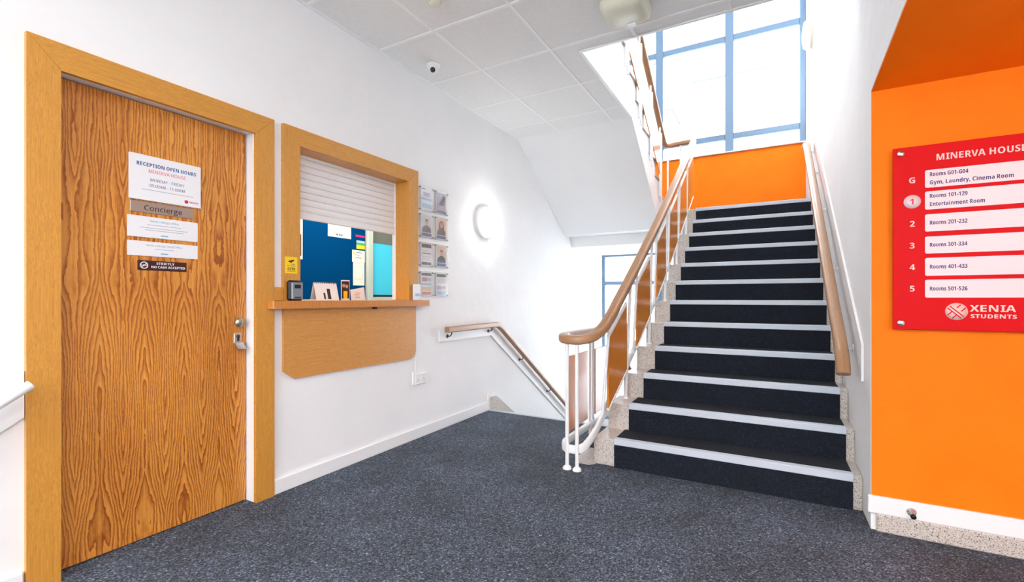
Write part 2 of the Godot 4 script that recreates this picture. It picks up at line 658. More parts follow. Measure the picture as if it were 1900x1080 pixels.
func build_shell() -> void:
	# floor, with the stair going down cut out beyond d 3.95 and the well beside the first flight
	var st := mb()
	box(st, 0.0, 4.3, -0.3, 0.0, -5.0, 3.02)
	box(st, -0.15, 0.0, -0.1, 0.0, 0.70, 1.545)
	box(st, 0.0, 1.27, -0.3, 0.0, 3.02, 3.93)
	tag(obj("floor", st, M.carpet), "dark blue grey flecked carpet floor of the hall", "floor", "", "structure")
	# left wall, openings for the concierge door and the reception hatch
	st = mb()
	box(st, -0.15, 0.0, -2.4, 5.7, -5.15, 0.70)
	box(st, -0.15, 0.0, 2.035, 5.7, 0.70, 1.545)
	box(st, -0.15, 0.0, -2.4, -0.1, 0.70, 1.545)
	box(st, -0.15, 0.0, -2.4, 5.7, 1.545, 1.765)
	box(st, -0.15, 0.0, 2.04, 5.7, 1.765, 2.765)
	box(st, -0.15, 0.0, -2.4, 1.05, 1.765, 2.765)
	box(st, -0.15, 0.0, -2.4, 5.7, 2.765, 7.65)
	tag(obj("wall_left", st, M.wall), "long white plastered wall with the oak door and reception hatch", "wall", "", "structure")
	# white wall beside the stair, with the bulkhead side running on towards the hall above the recess
	st = mb()
	box(st, 2.88, 3.03, -2.4, 5.7, 2.797, 7.65)
	prism(st, PackedVector2Array([Vector2(-0.5, 5.7), Vector2(-0.5, 2.42), Vector2(2.797, 2.110), Vector2(2.797, 5.7)]), "x", 2.88, 3.0)
	tag(obj("wall_right", st, M.wall), "tall white wall beside the stair handrail", "wall", "", "structure")
	# orange recess
	st = mb()
	box(st, 2.8815, 3.03, 0.1, 2.115, 2.794, 2.797)
	box(st, 3.03, 4.3, 0.0, 2.3, 2.794, 2.95)
	prism(st, PackedVector2Array([Vector2(-0.5, 2.412), Vector2(2.797, 2.104), Vector2(2.797, 2.25), Vector2(-0.5, 2.55)]), "x", 2.8815, 4.3)
	tag(obj("wall_recess", st, M.orange), "orange painted wall and sloping soffit behind the red directory sign", "wall", "", "structure")
	st = mb()
	box(st, 4.3, 4.45, -0.3, 3.0, -5.0, 2.95)
	box(st, 3.0, 4.3, 2.42, 3.0, -0.6, -0.5)
	tag(obj("wall_corridor", st, M.wall), "white wall closing the corridor recess", "wall", "", "structure")
	# rear wall with the added glazed entrance
	st = mb()
	box(st, -0.15, 0.5, -0.3, 3.0, -5.15, -5.0)
	box(st, 3.1, 4.45, -0.3, 3.0, -5.15, -5.0)
	box(st, 0.5, 3.1, 2.5, 3.0, -5.15, -5.0)
	tag(obj("wall_rear", st, M.wall), "white wall round the added glazed entrance", "wall", "", "structure")
	var dr := structure("door_2", "added glazed entrance doors, unseen, letting sky light in, with pale blue grey frames", "door")  # doors behind the camera, added to bring in sky light
	for x in [0.5, 1.33, 2.2, 3.03]:
		st = mb()
		box(st, x, x + 0.07, 0.0, 2.5, -5.10, -5.03, 0.004)
		obj("mullion", st, M.window_frame, dr)
	for y in [0.0, 1.0, 2.43]:
		st = mb()
		box(st, 0.57, 3.03, y, y + 0.07, -5.095, -5.035, 0.004)
		obj("rail", st, M.window_frame, dr)
	for x in [0.57, 1.40, 2.27]:
		st = mb()
		box(st, x, x + 0.76, 0.07, 2.43, -5.068, -5.062)
		obj("pane", st, M.glass, dr)
	# stairwell closures
	st = mb()
	box(st, 0.0, 2.88, 2.93, 5.7, 3.0, 3.15)
	tag(obj("wall_upper", st, M.wall), "white wall above the ceiling edge over the stairwell", "wall", "", "structure")
	st = mb()
	box(st, -0.15, 3.03, 5.6, 5.75, 2.9, 7.65)
	tag(obj("ceiling_stairwell", st, M.wall), "white plaster ceiling at the top of the stairwell", "ceiling", "", "structure")
	st = mb()
	box(st, -0.15, 3.03, -2.4, -2.2, 2.9, 7.65)
	tag(obj("floor_lower", st, M.carpet), "dark carpet of the landing at the foot of the down flight", "floor", "", "structure")
	st = mb()
	box(st, 0.0, 2.88, -2.2, -0.3, 2.9, 3.02)
	box(st, 1.46, 1.50, -2.2, 0.0, 3.02, 7.5)
	tag(obj("wall_lower", st, M.wall), "white wall under the first flight of stairs", "wall", "", "structure")
	# half landing
	st = mb()
	prism(st, PackedVector2Array([Vector2(6.12, 1.967), Vector2(6.14, 1.83), Vector2(7.5, 1.83), Vector2(7.5, 2.17), Vector2(6.12, 2.17)]), "x", 0.0, 1.42)
	box(st, 1.42, 2.88, 1.83, 2.17, 6.12, 7.5)
	tag(obj("trim_1", st, M.wall), "white downstand beam and underside of the half landing", "landing", "", "structure")
	st = mb()
	box(st, 0.0, 2.88, 2.17, 2.178, 6.17, 7.5)
	tag(obj("floor_landing", st, M.stair_carpet), "dark carpet of the half landing below the tall window", "floor", "", "structure")
	# skirtings
	st = mb()
	box(st, 0.0, 0.018, 0.0, 0.086, 1.632, 3.90, 0.004)
	prism(st, PackedVector2Array([Vector2(3.895, 0.0), Vector2(3.895, 0.168), Vector2(4.06, 0.175), Vector2(7.4, -2.05), Vector2(7.4, -2.17), Vector2(4.10, 0.082), Vector2(4.035, 0.125), Vector2(3.945, 0.125), Vector2(3.945, 0.0)]), "x", 0.0, 0.016)
	tag(obj("baseboard_left", st, M.white_gloss), "white skirting board under the hatch stepping up at the stair head", "skirting", "", "structure")
	st = mb()
	box(st, 0.0, 0.018, 0.0, 0.086, -5.0, 0.628, 0.004)
	tag(obj("baseboard_entrance", st, M.white_gloss), "short white skirting between the entrance and the oak door frame", "skirting", "", "structure")
	st = mb()
	box(st, 2.866, 4.3, 0.086, 0.168, 2.774, 2.794, 0.004)
	tag(obj("baseboard_right", st, M.white_gloss), "white skirting board along the foot of the orange wall", "skirting", "", "structure")
	st = mb()
	box(st, 2.898, 4.3, 0.0, 0.086, 2.772, 2.794, 0.006)
	tag(obj("trim_2", st, M.terrazzo), "speckled terrazzo plinth under the white skirting of the orange wall", "plinth", "", "structure")
	# terrazzo string showing at the head of the down flight
	st = mb()
	prism(st, PackedVector2Array([Vector2(3.946, 0.0), Vector2(3.946, 0.124), Vector2(4.03, 0.124), Vector2(4.10, 0.08), Vector2(7.0, -1.85), Vector2(7.0, -2.19), Vector2(6.9, -2.19), Vector2(3.93, -0.2), Vector2(3.93, 0.0)]), "x", 0.0, 0.035)
	tag(obj("trim_3", st, M.terrazzo), "brown terrazzo string rising from the down flight at the white wall", "trim", "", "structure")
	# sloping white backing board left of the door
	# spandrel under the tall window
	st = mb()
	box(st, 0.0, 2.88, 2.17, 3.245, 7.5, 7.65)
	tag(obj("wall_back", st, M.orange), "low orange wall under the tall landing window", "wall", "", "structure")
	st = mb()
	box(st, 0.0, 2.88, 1.83, 2.17, 7.5, 7.65)
	box(st, 0.0, 2.88, -2.4, -0.9, 7.5, 7.65)
	tag(obj("wall_below", st, M.wall), "white wall below the lower stair window", "wall", "", "structure")
	st = mb()
	box(st, 0.0, 2.88, 3.245, 3.262, 7.46, 7.65, 0.004)
	tag(obj("trim_4", st, M.white_gloss), "white sill on top of the low orange landing wall", "sill", "", "structure")

func build_ceiling() -> void:
	var c := structure("ceiling", "suspended ceiling of pale square tiles in a white grid", "ceiling")
	var y := 2.8785
	var st := mb()
	box(st, 0.0, 4.3, y + 0.03, y + 0.10, -5.0, 3.15)
	box(st, 0.0, 1.272, y + 0.03, y + 0.06, 3.15, 4.53)
	obj("backing", st, M.white_paint, c)  # unseen sheet added above the tiles to block light
	var xs := [0.0, 0.507, 1.085, 1.663, 2.241, 2.82, 2.88, 3.31, 3.89, 4.3]
	var ds := [-5.0, -4.645, -4.055, -3.465, -2.875, -2.285, -1.695, -1.105, -0.515, 0.075, 0.665, 1.255, 1.845, 2.435, 3.025, 3.148]
	for i in xs.size() - 1:
		for j in ds.size() - 1:
			if xs[i] >= 2.87 and ds[j + 1] > -0.5:
				continue
			if xs[i + 1] - xs[i] < 0.1 and ds[j] < 1.0:
				pass
			st = mb()
			box(st, xs[i], xs[i + 1], y + 0.005, y + 0.02, ds[j], ds[j + 1])
			obj("ceiling_tile", st, M.tile, c)
	var xe := [0.0, 0.507, 1.085, 1.272]
	var de := [3.148, 3.615, 4.215, 4.53]
	for i in 3:
		for j in 3:
			st = mb()
			box(st, xe[i], xe[i + 1], y + 0.005, y + 0.02, 3.025 if j == 0 and false else de[j], de[j + 1])
			obj("ceiling_tile", st, M.tile, c)
	for x in [0.507, 1.085, 1.663, 2.241, 2.82]:
		st = mb()
		box(st, x - 0.012, x + 0.012, y, y + 0.012, -5.0, 4.53 if x < 1.2 else 3.15, 0.002)
		obj("grid_bar", st, M.grid, c)
	for d in [-4.645, -4.055, -3.465, -2.875, -2.285, -1.695, -1.105, -0.515, 0.075, 0.665, 1.255, 1.845, 2.435, 3.025, 3.615, 4.215]:
		st = mb()
		box(st, 0.0, 2.88 if d < 3.1 else 1.272, y + 0.0005, y + 0.0115, d - 0.012, d + 0.012, 0.002)
		obj("grid_bar", st, M.grid, c)
	# wall angle and edge trims
	st = mb()
	box(st, 0.0, 0.022, y - 0.002, y + 0.02, -5.0, 4.53, 0.002)
	obj("edge_trim", st, M.grid, c)
	st = mb()
	box(st, 1.255, 1.279, y - 0.004, y + 0.06, 3.15, 4.53, 0.003)
	obj("edge_trim", st, M.white_gloss, c)
	st = mb()
	box(st, 1.255, 2.88, y - 0.004, y + 0.06, 3.135, 3.158, 0.003)
	obj("edge_trim", st, M.white_gloss, c)

func build_windows() -> void:
	var w := structure("window_1", "tall landing window with blue grey mullions and transoms", "window")
	var st: SurfaceTool
	for x in [[0.0, 0.07], [0.872, 0.984], [1.87, 1.984], [2.81, 2.88]]:
		st = mb()
		box(st, x[0], x[1], 3.262, 5.6, 7.51, 7.60, 0.006)
		obj("mullion", st, M.window_frame, w)
	var xs := [[0.07, 0.872], [0.984, 1.87], [1.984, 2.81]]
	var ys := [[3.262, 3.285], [3.457, 3.540], [4.905, 4.990], [5.53, 5.6]]
	for x in xs:
		for y in ys:
			st = mb()
			box(st, x[0], x[1], y[0], y[1], 7.52, 7.59, 0.005)
			obj("transom", st, M.window_frame, w)
		for k in 3:
			st = mb()
			box(st, x[0], x[1], ys[k][1], ys[k + 1][0], 7.552, 7.558)
			obj("pane", st, M.glass, w)
	w = structure("window_2", "lower stair window with blue grey frame below the landing", "window")
	for x in [[0.0, 0.045], [0.872, 0.984], [1.87, 1.984], [2.81, 2.88]]:
		st = mb()
		box(st, x[0], x[1], -0.9, 1.83, 7.51, 7.60, 0.006)
		obj("mullion", st, M.window_frame, w)
	xs = [[0.045, 0.872], [0.984, 1.87], [1.984, 2.81]]
	ys = [[-0.9, -0.85], [1.335, 1.395], [1.80, 1.83]]
	for x in xs:
		for y in ys:
			st = mb()
			box(st, x[0], x[1], y[0], y[1], 7.52, 7.59, 0.005)
			obj("transom", st, M.window_frame, w)
		for k in 2:
			st = mb()
			box(st, x[0], x[1], ys[k][1], ys[k + 1][0], 7.552, 7.558)
			obj("pane", st, M.glass, w)

func build_stairs() -> void:
	var t := thing("staircase", "flight of stairs in dark blue carpet with white nosings and terrazzo ends", "staircase", V(2.2, 0, D0))
	var outer := [1.415, 1.435, 1.475, 1.505, 1.52, 1.535, 1.545, 1.555, 1.56, 1.565, 1.57, 1.575]
	var st: SurfaceTool
	for k in 12:
		var d := D0 + GO * k
		var y := tread(k)
		var back := d + GO + 0.02 if k < 11 else 6.17
		st = mb()
		box(st, outer[k], 2.879, maxf(y - RISE - 0.12, 0.0) if k else 0.0, y, d + 0.008, back, 0.005)
		obj("terrazzo_step", st, M.terrazzo, t)
		st = mb()
		box(st, CARPET_LEFT[k], 2.836, (y - RISE + 0.001) if k else 0.0, y - 0.004, d + 0.001, d + 0.009)
		obj("riser_carpet", st, M.stair_carpet, t)
		st = mb()
		box(st, CARPET_LEFT[k], 2.836, y - 0.004, y + 0.005, d + 0.045, back - 0.002 if k == 11 else d + GO + 0.004)
		obj("tread_carpet", st, M.stair_carpet, t)
		st = mb()
		box(st, CARPET_LEFT[k] - 0.002, 2.838, y - 0.030, y + 0.008, d - 0.004, d + 0.006, 0.003, 0)
		box(st, CARPET_LEFT[k] - 0.002, 2.838, y - 0.002, y + 0.009, d - 0.002, d + 0.048, 0.003, 0)
		obj("nosing_strip", st, M.nosing, t)
	# low terrazzo curtail at the foot, inside the turn of the balustrade
	st = mb()
	prism(st, PackedVector2Array([Vector2(1.29, 2.985), Vector2(1.32, 2.955), Vector2(1.40, 2.95), Vector2(1.43, 2.99), Vector2(1.43, 3.25), Vector2(1.29, 3.25)]), "y", 0.0, 0.018)
	obj("curtail_kerb", st, M.terrazzo, t)

func build_upper_flight() -> void:
	var t := thing("upper_staircase", "upper flight of stairs seen from below with smooth white soffit and stepped edge", "staircase", V(0.64, 1.967, 5.9))
	var go := 0.2985
	var poly := PackedVector2Array()
	var d := 6.17
	var y := 2.178
	poly.append(Vector2(6.135, 1.967))
	poly.append(Vector2(6.17, 2.178))
	var steps := []
	for j in 10:
		poly.append(Vector2(d, y + RISE))
		steps.append(Vector2(d, y + RISE))
		d -= go
		y += RISE
		poly.append(Vector2(d, y))
	poly.append(Vector2(3.16, y))
	poly.append(Vector2(3.16, 2.88 + (4.53 - 3.16) * 0.68))
	poly.append(Vector2(4.53, 2.885))
	poly.append(Vector2(5.871, 1.967))
	var st := mb()
	prism(st, poly, "x", 0.001, 1.272)
	obj("soffit", st, M.wall, t)
	for s in steps:
		st = mb()
		box(st, 0.002, 1.288, s.y - 0.001, s.y + 0.018, s.x - go - 0.016, s.x + 0.012, 0.004)
		obj("tread", st, M.terrazzo, t)
		st = mb()
		box(st, 1.20, 1.284, s.y - RISE + 0.018, s.y, s.x + 0.0005, s.x + 0.010)
		obj("riser_edge", st, M.terrazzo, t)
	# board closing the space above the ceiling edge
	st = mb()
	prism(st, PackedVector2Array([Vector2(3.16, 2.94), Vector2(4.44, 2.94), Vector2(3.16, 3.81)]), "x", 1.262, 1.2715)
	obj("fascia_board", st, M.white_paint, t)

func build_down_flight() -> void:
	var t := thing("down_staircase", "flight of stairs going down beside the white wall past the floor edge", "staircase", V(0.64, -2.2, 5.4))
	var st: SurfaceTool
	for k in 12:
		var y := -RISE * (k + 1)
		st = mb()
		box(st, 0.036, 1.25, maxf(y - 0.3, -2.2), y, 3.935 + GO * k, 3.935 + GO * (k + 1), 0.004)
		obj("step", st, M.stair_carpet, t)
	st = mb()
	box(st, 0.0, 1.27, -0.03, 0.007, 3.90, 3.937, 0.003)
	obj("nosing_strip", st, M.nosing, t)

func build_balustrades() -> void:
	var t := thing("stair_balustrade", "white balustrade with oak handrail and orange panels curling round at the stair foot", "balustrade", V(1.36, 0, 2.82))
	var st := mb()
	# handrail: level guard, round the turn, up the flight
	var pts := []
	for p in [[1.24, 0.852, 3.88], [1.24, 0.852, 3.4], [1.24, 0.852, 3.0], [1.242, 0.851, 2.93], [1.252, 0.849, 2.875], [1.275, 0.846, 2.838], [1.31, 0.843, 2.820], [1.35, 0.842, 2.815], [1.39, 0.843, 2.822], [1.425, 0.85, 2.845], [1.455, 0.864, 2.885], [1.478, 0.892, 2.94], [1.495, 0.930, 2.995], [1.507, 0.972, 3.05], [1.517, 1.020, 3.11]]:
		pts.append(V(p[0], p[1], p[2]))
	var d := 3.20
	while d < 5.90:
		pts.append(V(hand_x(d), nose_line(d) + 0.80, d))
		d += 0.2
	pts.append(V(1.642, nose_line(5.95) + 0.80, 5.95))
	sweep(st, pts, rounded(0.070, 0.060, 0.018))
	obj("handrail", st, M.rail, t)
	# flat white bar below, with the same turn
	st = mb()
	var bp := []
	for p in [[1.235, 0.135, 3.88], [1.235, 0.135, 2.97], [1.238, 0.134, 2.91], [1.252, 0.132, 2.865], [1.28, 0.130, 2.838], [1.315, 0.129, 2.828], [1.35, 0.130, 2.828], [1.38, 0.135, 2.838], [1.405, 0.15, 2.862], [1.425, 0.185, 2.91], [1.442, 0.235, 2.98], [1.453, 0.30, 3.07]]:
		bp.append(V(p[0], p[1], p[2]))
	d = 3.2
	while d < 6.06:
		bp.append(V(rail_x(d) - 0.012, nose_line(d) + 0.10, d))
		d += 0.2
	sweep(st, bp, rounded(0.020, 0.055, 0.006, 2))
	obj("lower_bar", st, M.white_gloss, t)
	# newel posts on the carpet
	for n in [[1.299, 2.818], [1.368, 2.816]]:
		st = mb()
		tube(st, V(n[0], 0.0, n[1]), V(n[0], 0.83, n[1]), 0.0125)
		lathe(st, [Vector2(0.0125, 0.026), Vector2(0.020, 0.020), Vector2(0.028, 0.012), Vector2(0.028, 0.0)], V(n[0], 0, n[1]), Vector3.UP, 16)
		obj("newel_post", st, M.white_gloss, t)
	# posts standing on the terrazzo
	for n in [[3.46, 1], [4.02, 3], [4.55, 5], [5.07, 7], [5.59, 9]]:
		st = mb()
		var x: float = rail_x(n[0]) - 0.003
		tube(st, V(x, tread(n[1]), n[0]), V(hand_x(n[0]), nose_line(n[0]) + 0.785, n[0]), 0.0125)
		lathe(st, [Vector2(0.0125, 0.014), Vector2(0.020, 0.008), Vector2(0.022, 0.0)], V(x, tread(n[1]), n[0]), Vector3.UP, 14)
		obj("post", st, M.white_gloss, t)
	for n in [3.065, 3.62, 4.17, 4.66, 5.16]:
		st = mb()
		tube(st, V(rail_x(n) - 0.004, nose_line(n) + 0.10, n), V(hand_x(n), nose_line(n) + 0.785, n), 0.010)
		obj("baluster", st, M.white_gloss, t)
	for n in [3.43, 3.50]:
		st = mb()
		tube(st, V(1.238, 0.0, n), V(1.238, 0.835, n), 0.011)
		obj("baluster", st, M.white_gloss, t)
	# level guard panels
	for r in [[3.0, 3.375], [3.545, 3.87]]:
		st = mb()
		box(st, 1.230, 1.242, 0.19, 0.712, r[0], r[1], 0.003)
		obj("panel", st, M.panel, t)
	# raked panels with white frames
	for r in [[3.10, 3.43], [3.65, 3.985], [4.20, 4.52], [4.69, 5.04], [5.19, 5.56], [5.68, 6.0]]:
		var a: float = r[0]
		var b: float = r[1]
		var xa := lerpf(rail_x(a), hand_x(a), 0.4)
		var xb := lerpf(rail_x(b), hand_x(b), 0.4)
		var lo := [V(xa, nose_line(a) + 0.135, a), V(xb, nose_line(b) + 0.135, b)]
		var hi := [V(xa, nose_line(a) + 0.62, a), V(xb, nose_line(b) + 0.62, b)]
		var th := Vector3(0.006, 0, 0)
		var c: Vector3 = (lo[0] + lo[1] + hi[0] + hi[1]) / 4.0
		st = mb()
		for q in [[lo[0], lo[1], hi[1], hi[0]]]:
			var uq := []
			for v in q:
				uq.append(Vector2(v.z, v.y))
			var f0 := []
			var f1 := []
			for v in q:
				f0.append(v - th)
				f1.append(v + th)
			face(st, f0, c, uq)
			face(st, f1, c, uq)
			for i in 4:
				face(st, [f0[i], f0[(i + 1) % 4], f1[(i + 1) % 4], f1[i]], c)
		var p := obj("panel", st, M.panel, t)
		var lift := Vector3(0, 0.008, 0)
		st = mb()
		sweep(st, [hi[0] + lift, hi[1] + lift], rounded(0.02, 0.02, 0.003, 1), Vector3.UP, false)
		obj("top_bead", st, M.white_gloss, p)
		st = mb()
		sweep(st, [lo[0] - lift, lo[1] - lift], rounded(0.02, 0.018, 0.003, 1), Vector3.UP, false)
		obj("bottom_bead", st, M.white_gloss, p)

	# guard of the flight going down
	t = thing("down_balustrade", "white balustrade with orange panels beside the flight going down", "balustrade", V(1.24, -1.2, 5.4))
	st = mb()
	pts = [V(1.24, 0.852, 3.885), V(1.24, 0.845, 3.93), V(1.24, 0.80, 4.0)]
	pts.append(V(1.24, 0.80 - 0.69 * 2.8, 6.8))
	sweep(st, pts, rounded(0.070, 0.060, 0.018))
	obj("handrail", st, M.rail, t)
	st = mb()
	sweep(st, [V(1.235, 0.135, 3.885), V(1.235, 0.09, 3.98), V(1.235, 0.09 - 0.69 * 2.8, 6.78)], rounded(0.020, 0.055, 0.006, 2))
	obj("lower_bar", st, M.white_gloss, t)
	for k in 5:
		var a := 4.05 + 0.55 * k
		var b := a + 0.36
		st = mb()
		prism(st, PackedVector2Array([Vector2(a, 0.04 - 0.69 * (a - 3.98) + 0.08), Vector2(b, 0.04 - 0.69 * (b - 3.98) + 0.08), Vector2(b, 0.62 - 0.69 * (b - 3.98)), Vector2(a, 0.62 - 0.69 * (a - 3.98))]), "x", 1.230, 1.242)
		obj("panel", st, M.panel, t)
		st = mb()
		tube(st, V(1.238, -0.69 * (b + 0.09 - 3.98) - 0.12, b + 0.09), V(1.238, 0.78 - 0.69 * (b + 0.09 - 3.98), b + 0.09), 0.011)
		obj("baluster", st, M.white_gloss, t)

	# landing and upper flight
	t = thing("upper_balustrade", "balustrade of the upper flight with oak handrail and pale orange panels above the landing", "balustrade", V(1.3, 2.178, 6.0))
	st = mb()
	pts = []
	for p in [[1.642, nose_line(5.96) + 0.80, 5.96], [1.635, 3.035, 6.05], [1.60, 3.06, 6.11], [1.54, 3.065, 6.135], [1.40, 3.06, 6.135], [1.34, 3.05, 6.12], [1.305, 3.045, 6.06], [1.297, 3.05, 5.98]]:
		pts.append(V(p[0], p[1], p[2]))
	var sl := RISE / 0.2985
	for dd in [5.80, 5.2, 4.6, 4.0, 3.4, 3.2]:
		pts.append(V(1.296, 3.045 + sl * (5.98 - dd), dd))
	sweep(st, pts, rounded(0.062, 0.052, 0.022))
	obj("handrail", st, M.rail, t)
	st = mb()
	tube(st, V(1.47, 2.178, 6.135), V(1.47, 3.045, 6.135), 0.0115)
	obj("baluster", st, M.white_gloss, t)
	st = mb()
	tube(st, V(1.32, 2.178, 6.10), V(1.32, 3.03, 6.10), 0.0115)
	obj("baluster", st, M.white_gloss, t)
	for k in 6:
		var b := 5.74 - 0.5 * k
		for e in [0.0, 0.075]:
			st = mb()
			tube(st, V(1.296, 2.39 + sl * (5.98 - b - e) - 0.20, b + e), V(1.296, 3.025 + sl * (5.98 - b - e), b + e), 0.0105)
			obj("baluster", st, M.white_gloss, t)
		var p0 := b - 0.40
		var p1 := b - 0.03
		st = mb()
		prism(st, PackedVector2Array([Vector2(p0, 2.44 + sl * (5.98 - p0)), Vector2(p1, 2.44 + sl * (5.98 - p1)), Vector2(p1, 2.87 + sl * (5.98 - p1)), Vector2(p0, 2.87 + sl * (5.98 - p0))]), "x", 1.290, 1.302)
		obj("panel", st, M.panel, t)

func build_door() -> void:
	var t := structure("door_1", "flame-grained oak door with golden oak architrave marked concierge", "door")
	var st := mb()
	# leaf with its own veneer mapping
	var c := V(-0.085, 1.0, 1.13)
	var a := [V(-0.064, 0.006, 0.735), V(-0.064, 0.006, 1.517), V(-0.064, 2.008, 1.517), V(-0.064, 2.008, 0.735)]
	face(st, a, c, [Vector2(0, 1), Vector2(0.98, 1), Vector2(0.98, 0), Vector2(0, 0)])
	box(st, -0.106, -0.0645, 0.006, 2.008, 0.735, 1.517)
	obj("leaf", st, M.leaf, t)
	# white lining
	st = mb()
	box(st, -0.15, -0.001, 0.0, 2.035, 0.70, 0.731, 0.002)
	box(st, -0.15, -0.001, 0.0, 2.035, 1.521, 1.545, 0.002)
	box(st, -0.15, -0.001, 2.012, 2.035, 0.731, 1.521, 0.002)
	obj("lining", st, M.white_gloss, t)
	# architrave: two legs and a head, mitred
	var o0 := 0.633
	var o1 := 1.629
	var i0 := 0.731
	var i1 := 1.522
	st = mb()
	prism(st, PackedVector2Array([Vector2(o0, 0.0), Vector2(i0, 0.0), Vector2(i0, 2.005), Vector2(o0, 2.114)]), "x", 0.0, 0.022)
	obj("architrave_leg", st, M.oak, t)
	st = mb()
	prism(st, PackedVector2Array([Vector2(i1, 0.0), Vector2(o1, 0.0), Vector2(o1, 2.114), Vector2(i1, 2.005)]), "x", 0.0, 0.022)
	obj("architrave_leg", st, M.oak, t)
	st = mb()
	prism(st, PackedVector2Array([Vector2(i0 + 0.001, 2.006), Vector2(i1 - 0.001, 2.006), Vector2(o1 - 0.001, 2.114), Vector2(o0 + 0.001, 2.114)]), "x", 0.0, 0.0215, 2)
	obj("architrave_head", st, M.oak, t)
	# round knob
	st = mb()
	lathe(st, [Vector2(0.013, 0.0), Vector2(0.013, 0.018), Vector2(0.024, 0.024), Vector2(0.026, 0.032), Vector2(0.024, 0.038), Vector2(0.0, 0.041)], V(-0.064, 0.981, 1.466), Vector3.RIGHT, 24)
	obj("knob", st, M.steel, t)
	# cylinder pull: plate, key way and a bent lip
	st = mb()
	box(st, -0.064, -0.058, 0.862, 0.924, 1.450, 1.492, 0.004)
	var lip := PackedVector2Array([Vector2(-0.058, 0.872), Vector2(-0.048, 0.872), Vector2(-0.020, 0.838), Vector2(-0.022, 0.833), Vector2(-0.054, 0.852), Vector2(-0.064, 0.862)])
	prism(st, lip, "d", 1.450, 1.494)
	var pl := obj("lock_pull", st, M.chrome, t)
	st = mb()
	lathe(st, [Vector2(0.0085, 0.0), Vector2(0.0085, 0.004), Vector2(0.0, 0.0045)], V(-0.058, 0.905, 1.472), Vector3.RIGHT, 16)
	box(st, -0.0585, -0.0545, 0.880, 0.900, 1.467, 1.477, 0.001)
	obj("keyhole", st, M.dark, pl)
	# signs on the leaf
	var L := -0.064
	var s := thing("reception_hours_sign", "large white plaque with reception opening hours on the oak door", "sign", V(L, 1.562, 1.13))
	st = mb()
	box(st, L, L + 0.012, 1.562, 1.770, 0.982, 1.281, 0.002)
	obj("plaque", st, M.paper, s)
	var f := L + 0.012
	lettering(s, "RECEPTION OPEN HOURS", 0.0165, M.ink_blue, f, 1.727, 1.133, "x", 0.248, 1)
	lettering(s, "MINERVA HOUSE", 0.0155, M.ink_red, f, 1.699, 1.133, "x", 0.155, 1, false)
	lettering(s, "MONDAY - FRIDAY", 0.0135, M.ink_grey, f, 1.660, 1.133, "x", 0.142, 1, false)
	lettering(s, "09.00AM - 11.00AM", 0.0135, M.ink_grey, f, 1.634, 1.133, "x", 0.148, 1, false)
	st = mb()
	box(st, f, f + 0.0008, 1.611, 1.6135, 1.03, 1.245)
	obj("small_print", st, M.ink_pale, s)
	st = mb()
	lathe(st, [Vector2(0.0085, 0.0), Vector2(0.0085, 0.001), Vector2(0.0, 0.001)], V(f, 1.585, 1.214), Vector3.RIGHT, 20)
	obj("logo_disc", st, M.ink_crimson, s)
	lettering(s, "XENIA", 0.008, M.ink_red, f, 1.585, 1.227, "x", 0.042, 0)
	s = thing("concierge_plate", "brushed metal plate reading Concierge on the oak door", "sign", V(L, 1.506, 1.12))
	st = mb()
	box(st, L, L + 0.004, 1.506, 1.556, 0.988, 1.251, 0.001)
	obj("plate", st, M.steel, s)
	lettering(s, "Concierge", 0.0235, M.black, L + 0.004, 1.529, 1.120, "x", 0.157, 1, false)
	var rows := [["notice_plaque", "white notice plaque directly under the metal concierge plate", 1.392, 1.489, [["Xenia Lettings Office", 1.470, 0.0095, 0.12, "ink_teal"], ["Available by phone during reception hours", 1.452, 0.0055, 0.14, "ink_pale"], ["Please contact the team if you need assistance with your room", 1.437, 0.0055, 0.20, "ink_pale"], ["or leave a message and we will call you back", 1.427, 0.0055, 0.16, "ink_pale"]], 1.405],
		["notice_plaque", "shallow white notice plaque just above the dark red no cash sign", 1.306, 1.374, [["Xenia Lettings Head Office", 1.357, 0.0095, 0.15, "ink_teal"], ["Contact details online", 1.340, 0.0055, 0.08, "ink_pale"]], 1.320]]
	for r in rows:
		s = thing(r[0], r[1], "sign", V(L, r[2], 1.12))
		st = mb()
		box(st, L, L + 0.005, r[2], r[3], 0.977, 1.270, 0.001)
		obj("plaque", st, M.paper, s)
		for q in r[4]:
			# print too small to read in the photograph: thin bars for the small lines, letters for the heading
			if q[2] > 0.008:
				lettering(s, q[0], q[2], M[q[4]], L + 0.005, q[1], 1.124, "x", q[3], 1, false)
			else:
				st = mb()
				box(st, L + 0.005, L + 0.0056, q[1] - 0.0012, q[1] + 0.0012, 1.124 - q[3] / 2, 1.124 + q[3] / 2)
				obj("small_print", st, M[q[4]], s)
		st = mb()
		box(st, L + 0.005, L + 0.0058, r[5] - 0.003, r[5] + 0.003, 1.108, 1.138)
		obj("logo", st, M.ink_teal, s)
	s = thing("no_cash_sign", "narrow dark maroon sign reading strictly no cash accepted on the oak door", "sign", V(L, 1.241, 1.117))
	st = mb()
	box(st, L, L + 0.005, 1.241, 1.286, 1.016, 1.219, 0.001)
	obj("plate", st, M.maroon, s)
	f = L + 0.005
	lettering(s, "STRICTLY", 0.0105, M.paper, f, 1.274, 1.127, "x", 0.075, 1)
	lettering(s, "NO CASH ACCEPTED", 0.0105, M.paper, f, 1.257, 1.140, "x", 0.142, 1)
	st = mb()
	var ring := []
	for i in 21:
		ring.append(V(f + 0.0006, 1.2635 + 0.0145 * sin(TAU * i / 20), 1.0405 + 0.0145 * cos(TAU * i / 20)))
	sweep(st, ring, rounded(0.004, 0.001, 0.0004, 1), Vector3.RIGHT)
